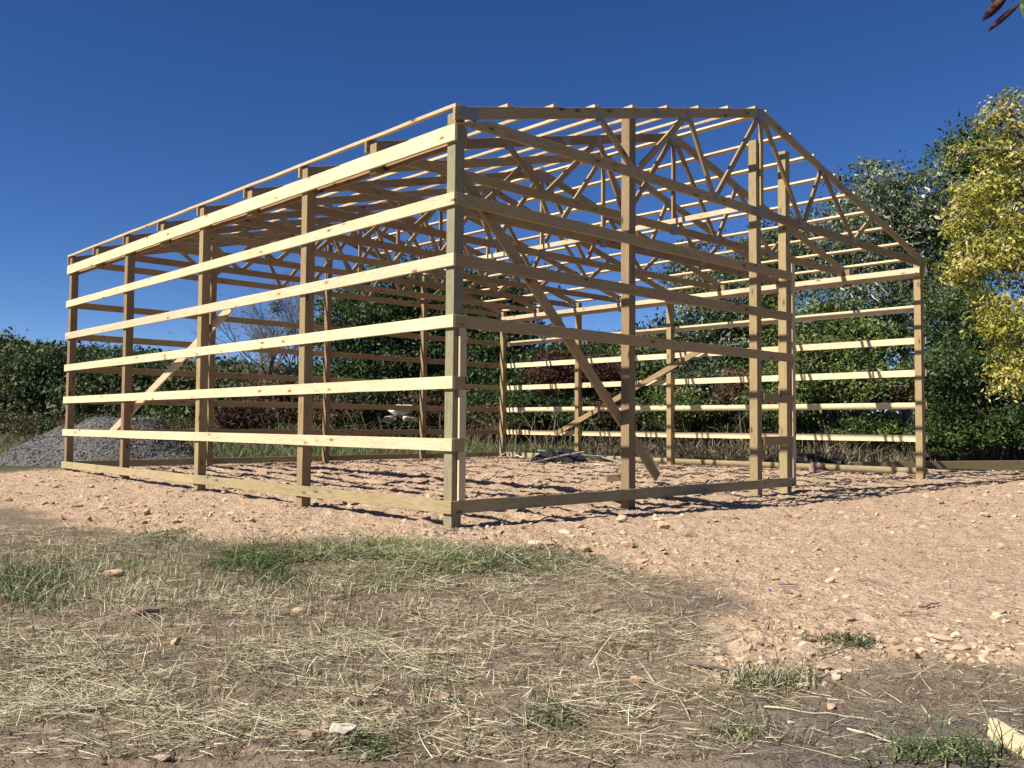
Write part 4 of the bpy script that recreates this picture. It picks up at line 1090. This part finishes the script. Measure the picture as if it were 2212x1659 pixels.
PU = []; TU = []
for _ in range(1150):
    u = rng.uniform(-80, 2330); dep = float(np.interp(u, [-80, 300, 380, 1150, 1700, 2330], [38, 39, 36, 34.5, 27.5, 25.8])) + abs(rng.normal(0, 1.6))
    x_, y_ = gat(u, dep); z_ = float(base_z(np.array([x_]), np.array([y_]))[0]); hh = rng.uniform(.1, 1.1); n = 46
    PU.append(np.array([x_, y_, z_ + hh]) + unit(n) * rng.uniform(.2, 1, (n, 1)) * [.5, .5, .34]); TU.append(np.full(n, rng.normal(.4, .2)))
PU = np.concatenate(PU); TU = (np.concatenate(TU) + .12 * rng.normal(size=len(PU))).clip(0, 1)
V, F = leaves(PU, .10); half = len(F) // 2
for i_, (a_, b_, mt_, lb_) in enumerate(((0, half, 'leaf_dark', 'low green undergrowth below the trees'), (half, len(F), 'leaf_brown', 'low brown undergrowth below the trees'))):
    o = obj('undergrowth', mesh_np('undergrowth', V[4 * a_:4 * b_], F[a_:b_] - 4 * a_, M[mt_], fattrs=dict(tint=TU[a_:b_]))); tag(o, lb_, kind='stuff')

# old rail fence under the yellow tree
fx = []
fence = empty('rail_fence', (*gat(2150, 26.2), -.2)); tag(fence, 'old grey rail fence in the shade under the yellow tree', 'fence')
a = np.array(gat(2030, 26.4)); b = np.array(gat(2360, 25.6)); fl = fence.location
for k, v in enumerate((838, 858, 880)):
    z_ = zat(v, 26)
    board('rail', (a[0] - fl.x, a[1] - fl.y, z_ - fl.z), (b[0] - fl.x, b[1] - fl.y, z_ - fl.z + .02), .1, .03, (0, 0, 1), M['grey_wood'], fence, segs=6, wane=.003)
for t_ in (.02, .34, .66, .98):
    p_ = a + (b - a) * t_
    board('fence_post', (p_[0] - fl.x + .06, p_[1] - fl.y + .06, -.4), (p_[0] - fl.x + .06, p_[1] - fl.y + .06, zat(832, 26) - fl.z), .1, .1, (0, 1, 0), M['grey_wood'], fence, segs=3)

# dry bramble stems
st = []
for _ in range(380):
    u = rng.uniform(380, 2240); dep = np.interp(u, [380, 1150, 1700, 2240], [33, 31.5, 27.2, 26.0]) + rng.normal(0, .6)
    x_, y_ = gat(u, dep); z_ = float(base_z(np.array([x_]), np.array([y_]))[0]); hh = rng.uniform(.5, 1.4); dx, dy = rng.normal(0, .35, 2)
    st.append((np.array([[x_, y_, z_], [x_ + dx * .4, y_ + dy * .4, z_ + hh * .6], [x_ + dx, y_ + dy, z_ + hh], [x_ + dx * 1.8, y_ + dy * 1.8, z_ + hh * rng.uniform(.7, 1.1)]]), [.009, .007, .005, .003]))
V, F = tubes(st, 4); o = obj('dry_stems', mesh_np('dry_stems', V, F, M['weeds'], attrs=dict(tint=rng.uniform(.3, 1, len(V))))); tag(o, 'pale dry stems arching out of the brush along the tree line', kind='stuff')

# ------------------------------------------------------------------ wooded hill far left
def hill_top(u):                                                # skyline of the hill by bearing
    return np.interp(u, [-900, -300, 0, 40, 60, 130, 250, 330, 420, 520, 640, 760, 1000, 1400, 2300], [690, 700, 735, 742, 752, 762, 764, 778, 792, 800, 806, 826, 850, 870, 880])
nu, nd = 90, 14; V = []
for j in range(nd):
    t = j / (nd - 1); dep = 62 + 75 * t
    for i in range(nu):
        u = -900 + 3200 * i / (nu - 1); x_, y_ = gat(u, dep)
        zt = zat(hill_top(u), 130); V.append((x_, y_, .6 + (zt - 2.2) * (t ** .8) + .3 * math.sin(u * .01 + j)))
F = [[j * nu + i, j * nu + i + 1, (j + 1) * nu + i + 1, (j + 1) * nu + i] for j in range(nd - 1) for i in range(nu - 1)]
o = obj('hill', mesh_np('hill', np.array(V), np.array(F), M['hill'], smooth=True)); tag(o, kind='structure')
def hillz(u, dep):
    t = np.clip((dep - 62) / 75, 0, 1); return .6 + (zat(hill_top(u), 130) - 2.2) * t ** .8
PTS = []; TN = []
for _ in range(520):
    u = rng.uniform(-260, 760) if rng.uniform() < .88 else rng.uniform(760, 1500); dep = 66 + 72 * rng.uniform() ** .9
    r_ = rng.uniform(1.6, 3.6); x_, y_ = gat(u, dep); z_ = float(hillz(u, dep)) + rng.uniform(.2, 1.1)
    n = int(260 * (1.25 - .005 * (dep - 66))); d_ = unit(n); d_[:, 2] = np.abs(d_[:, 2]) * 1.0 - .25
    rr = (r_ * (1 + .22 * rng.normal(size=n)))[:, None]
    PTS.append(np.array([x_, y_, z_]) + d_ * rr * [1, 1, .85]); TN.append(np.full(n, rng.normal(.38, .2)) + (.35 if rng.uniform() < .06 else 0))
PTS = np.concatenate(PTS); TN = (np.concatenate(TN) + .12 * rng.normal(size=len(PTS))).clip(0, 1)
V, F = leaves(PTS, .40, .7); o = obj('forest_canopy', mesh_np('forest', V, F, M['leaf_hill'], fattrs=dict(tint=TN))); tag(o, 'dense green forest covering the low hill at far left', kind='stuff')
PTS = []; TN = []
for _ in range(100):
    u = rng.uniform(1120, 2420); dep = rng.uniform(38, 52); x_, y_ = gat(u, dep); n = 300
    PTS.append(np.array([x_, y_, rng.uniform(-.3, 3.6)]) + unit(n) * (1.5 * (1 + .2 * rng.normal(size=n)))[:, None] * [1, 1, .8]); TN.append(np.full(n, rng.normal(.3, .15)))
PTS = np.concatenate(PTS); TN = (np.concatenate(TN) + .12 * rng.normal(size=len(PTS))).clip(0, 1)
V, F = leaves(PTS, .3, .65); o = obj('thicket', mesh_np('thicket', V, F, M['leaf_hill'], fattrs=dict(tint=TN))); tag(o, 'dark thicket seen through the gaps under the trees', kind='stuff')
PTS = []; TN = []
for _ in range(200):
    u = rng.uniform(-200, 740); dep = rng.uniform(44, 62); x_, y_ = gat(u, dep); n = 300
    PTS.append(np.array([x_, y_, rng.uniform(-.6, 2.6)]) + unit(n) * (1.4 * (1 + .22 * rng.normal(size=n)))[:, None] * [1, 1, .8]); TN.append(np.full(n, rng.normal(.36, .18)))
PTS = np.concatenate(PTS); TN = (np.concatenate(TN) + .12 * rng.normal(size=len(PTS))).clip(0, 1)
V, F = leaves(PTS, .27, .65); o = obj('thicket', mesh_np('thicket', V, F, M['leaf_hill'], fattrs=dict(tint=TN))); tag(o, 'dark thicket along the foot of the wooded hill', kind='stuff')
GF = 'trees at the foot of the wooded hill'
for i, (u, dep, tv2, hw, lab, tt, mt) in enumerate([
        (20, 50, 770, 75, 'leftmost edge tree of the wooded hill', .45, 'leaf_hill'), (105, 48, 785, 60, 'dark thinning tree just left of the far corner post', .15, 'leaf_hill'),
        (190, 52, 780, 70, 'round green tree behind the gravel heap, left side', .5, 'leaf_hill'), (270, 50, 790, 60, 'green tree above the middle of the gravel heap', .4, 'leaf_hill'),
        (345, 52, 795, 60, 'dark green tree above the right shoulder of the gravel heap', .35, 'leaf_hill'), (415, 48, 800, 60, 'green tree behind the third left wall post', .5, 'leaf_hill'),
        (480, 50, 805, 55, 'bushy green tree left of the bare tree', .6, 'leaf_hill'), (620, 46, 800, 80, 'dull green tree behind the foot of the bare tree', .4, 'leaf_brown')]):
    tv2 += (14, -10, 22, -4, 26, 0, 20, 6)[i]; tt -= .08
    tree('woodland_tree', lab, 'tree', (u, dep), [lob(u - hw * .35, tv2 + 55, dep, hw * .7, 50), lob(u + hw * .35, tv2 + 50, dep, hw * .7, 50), lob(u, tv2 + 95, dep, hw, 45)],
         300, 60, .2, M[mt], .6, r0=.14, group=GF, tint0=tt, nb=30)

# ------------------------------------------------------------------ leaves of a near branch in the top right corner
M['leaf_wine'] = attr_mat('leaf_wine', GR((.03, .012, .014), (.055, .018, .018), (.15, .07, .045)), .3, trans=.2)
def wpt(u, v, dep):
    d = ray(u, v); return CAM + d * (dep / (d @ _f))
br = empty('overhanging_branch', tuple(wpt(2240, -40, 2.5))); tag(br, 'blurred dark red leaves on a twig hanging into the top right corner', 'branch')
bi = Matrix.Translation(-br.location)
def big_leaf(u0, v0, u1, v1, wpx, mat, dep=2.5, curl=.3, lab=None):
    a = wpt(u0, v0, dep); b = wpt(u1, v1, dep + .02); d = b - a; ln = np.linalg.norm(d); d /= ln
    s_ = np.cross(d, _f); s_ /= np.linalg.norm(s_); n_ = np.cross(s_, d); wd = wpx / FPX * dep / 2
    k = 9; V = []
    for i in range(k):
        t = i / (k - 1); ww = wd * math.sin(math.pi * min(1, t * .97 + .03) ** .85) ** .8; c = a + d * ln * t + n_ * ln * curl * .3 * math.sin(t * math.pi)
        V += [c - s_ * ww + n_ * ww * .6, c, c + s_ * ww + n_ * ww * .6]
    F = [[3 * i + j, 3 * i + j + 1, 3 * i + 4 + j, 3 * i + 3 + j] for i in range(k - 1) for j in (0, 1)]
    o = obj('leaf', mesh_np('leaf', np.array(V), np.array(F), mat, fattrs=dict(tint=rng.uniform(.1, .9, len(F))), smooth=True), br); o.matrix_parent_inverse = bi
    if lab: o['label'] = lab
    return o
big_leaf(2176, -8, 2121, 46, 20, M['leaf_wine']); big_leaf(2203, 8, 2132, 70, 13, M['leaf_wine'], 2.5, .5)
big_leaf(2140, -40, 2150, 14, 14, M['leaf_wine']); big_leaf(2238, -25, 2216, 44, 34, M['leaf_mid'], 2.4, .2, 'green leaf at the very edge')
big_leaf(2215, -35, 2186, 4, 13, M['leaf_wine'])
pts = [wpt(2150, -60, 2.5), wpt(2190, -20, 2.5), wpt(2205, 5, 2.5), wpt(2240, -20, 2.48), wpt(2330, -70, 2.4)]
V, F = tubes([(np.array(pts), [.0012, .0015, .0018, .0025, .004])], 6)
o = obj('twig', mesh_np('twig', V, F, M['twig']), br); o.matrix_parent_inverse = bi
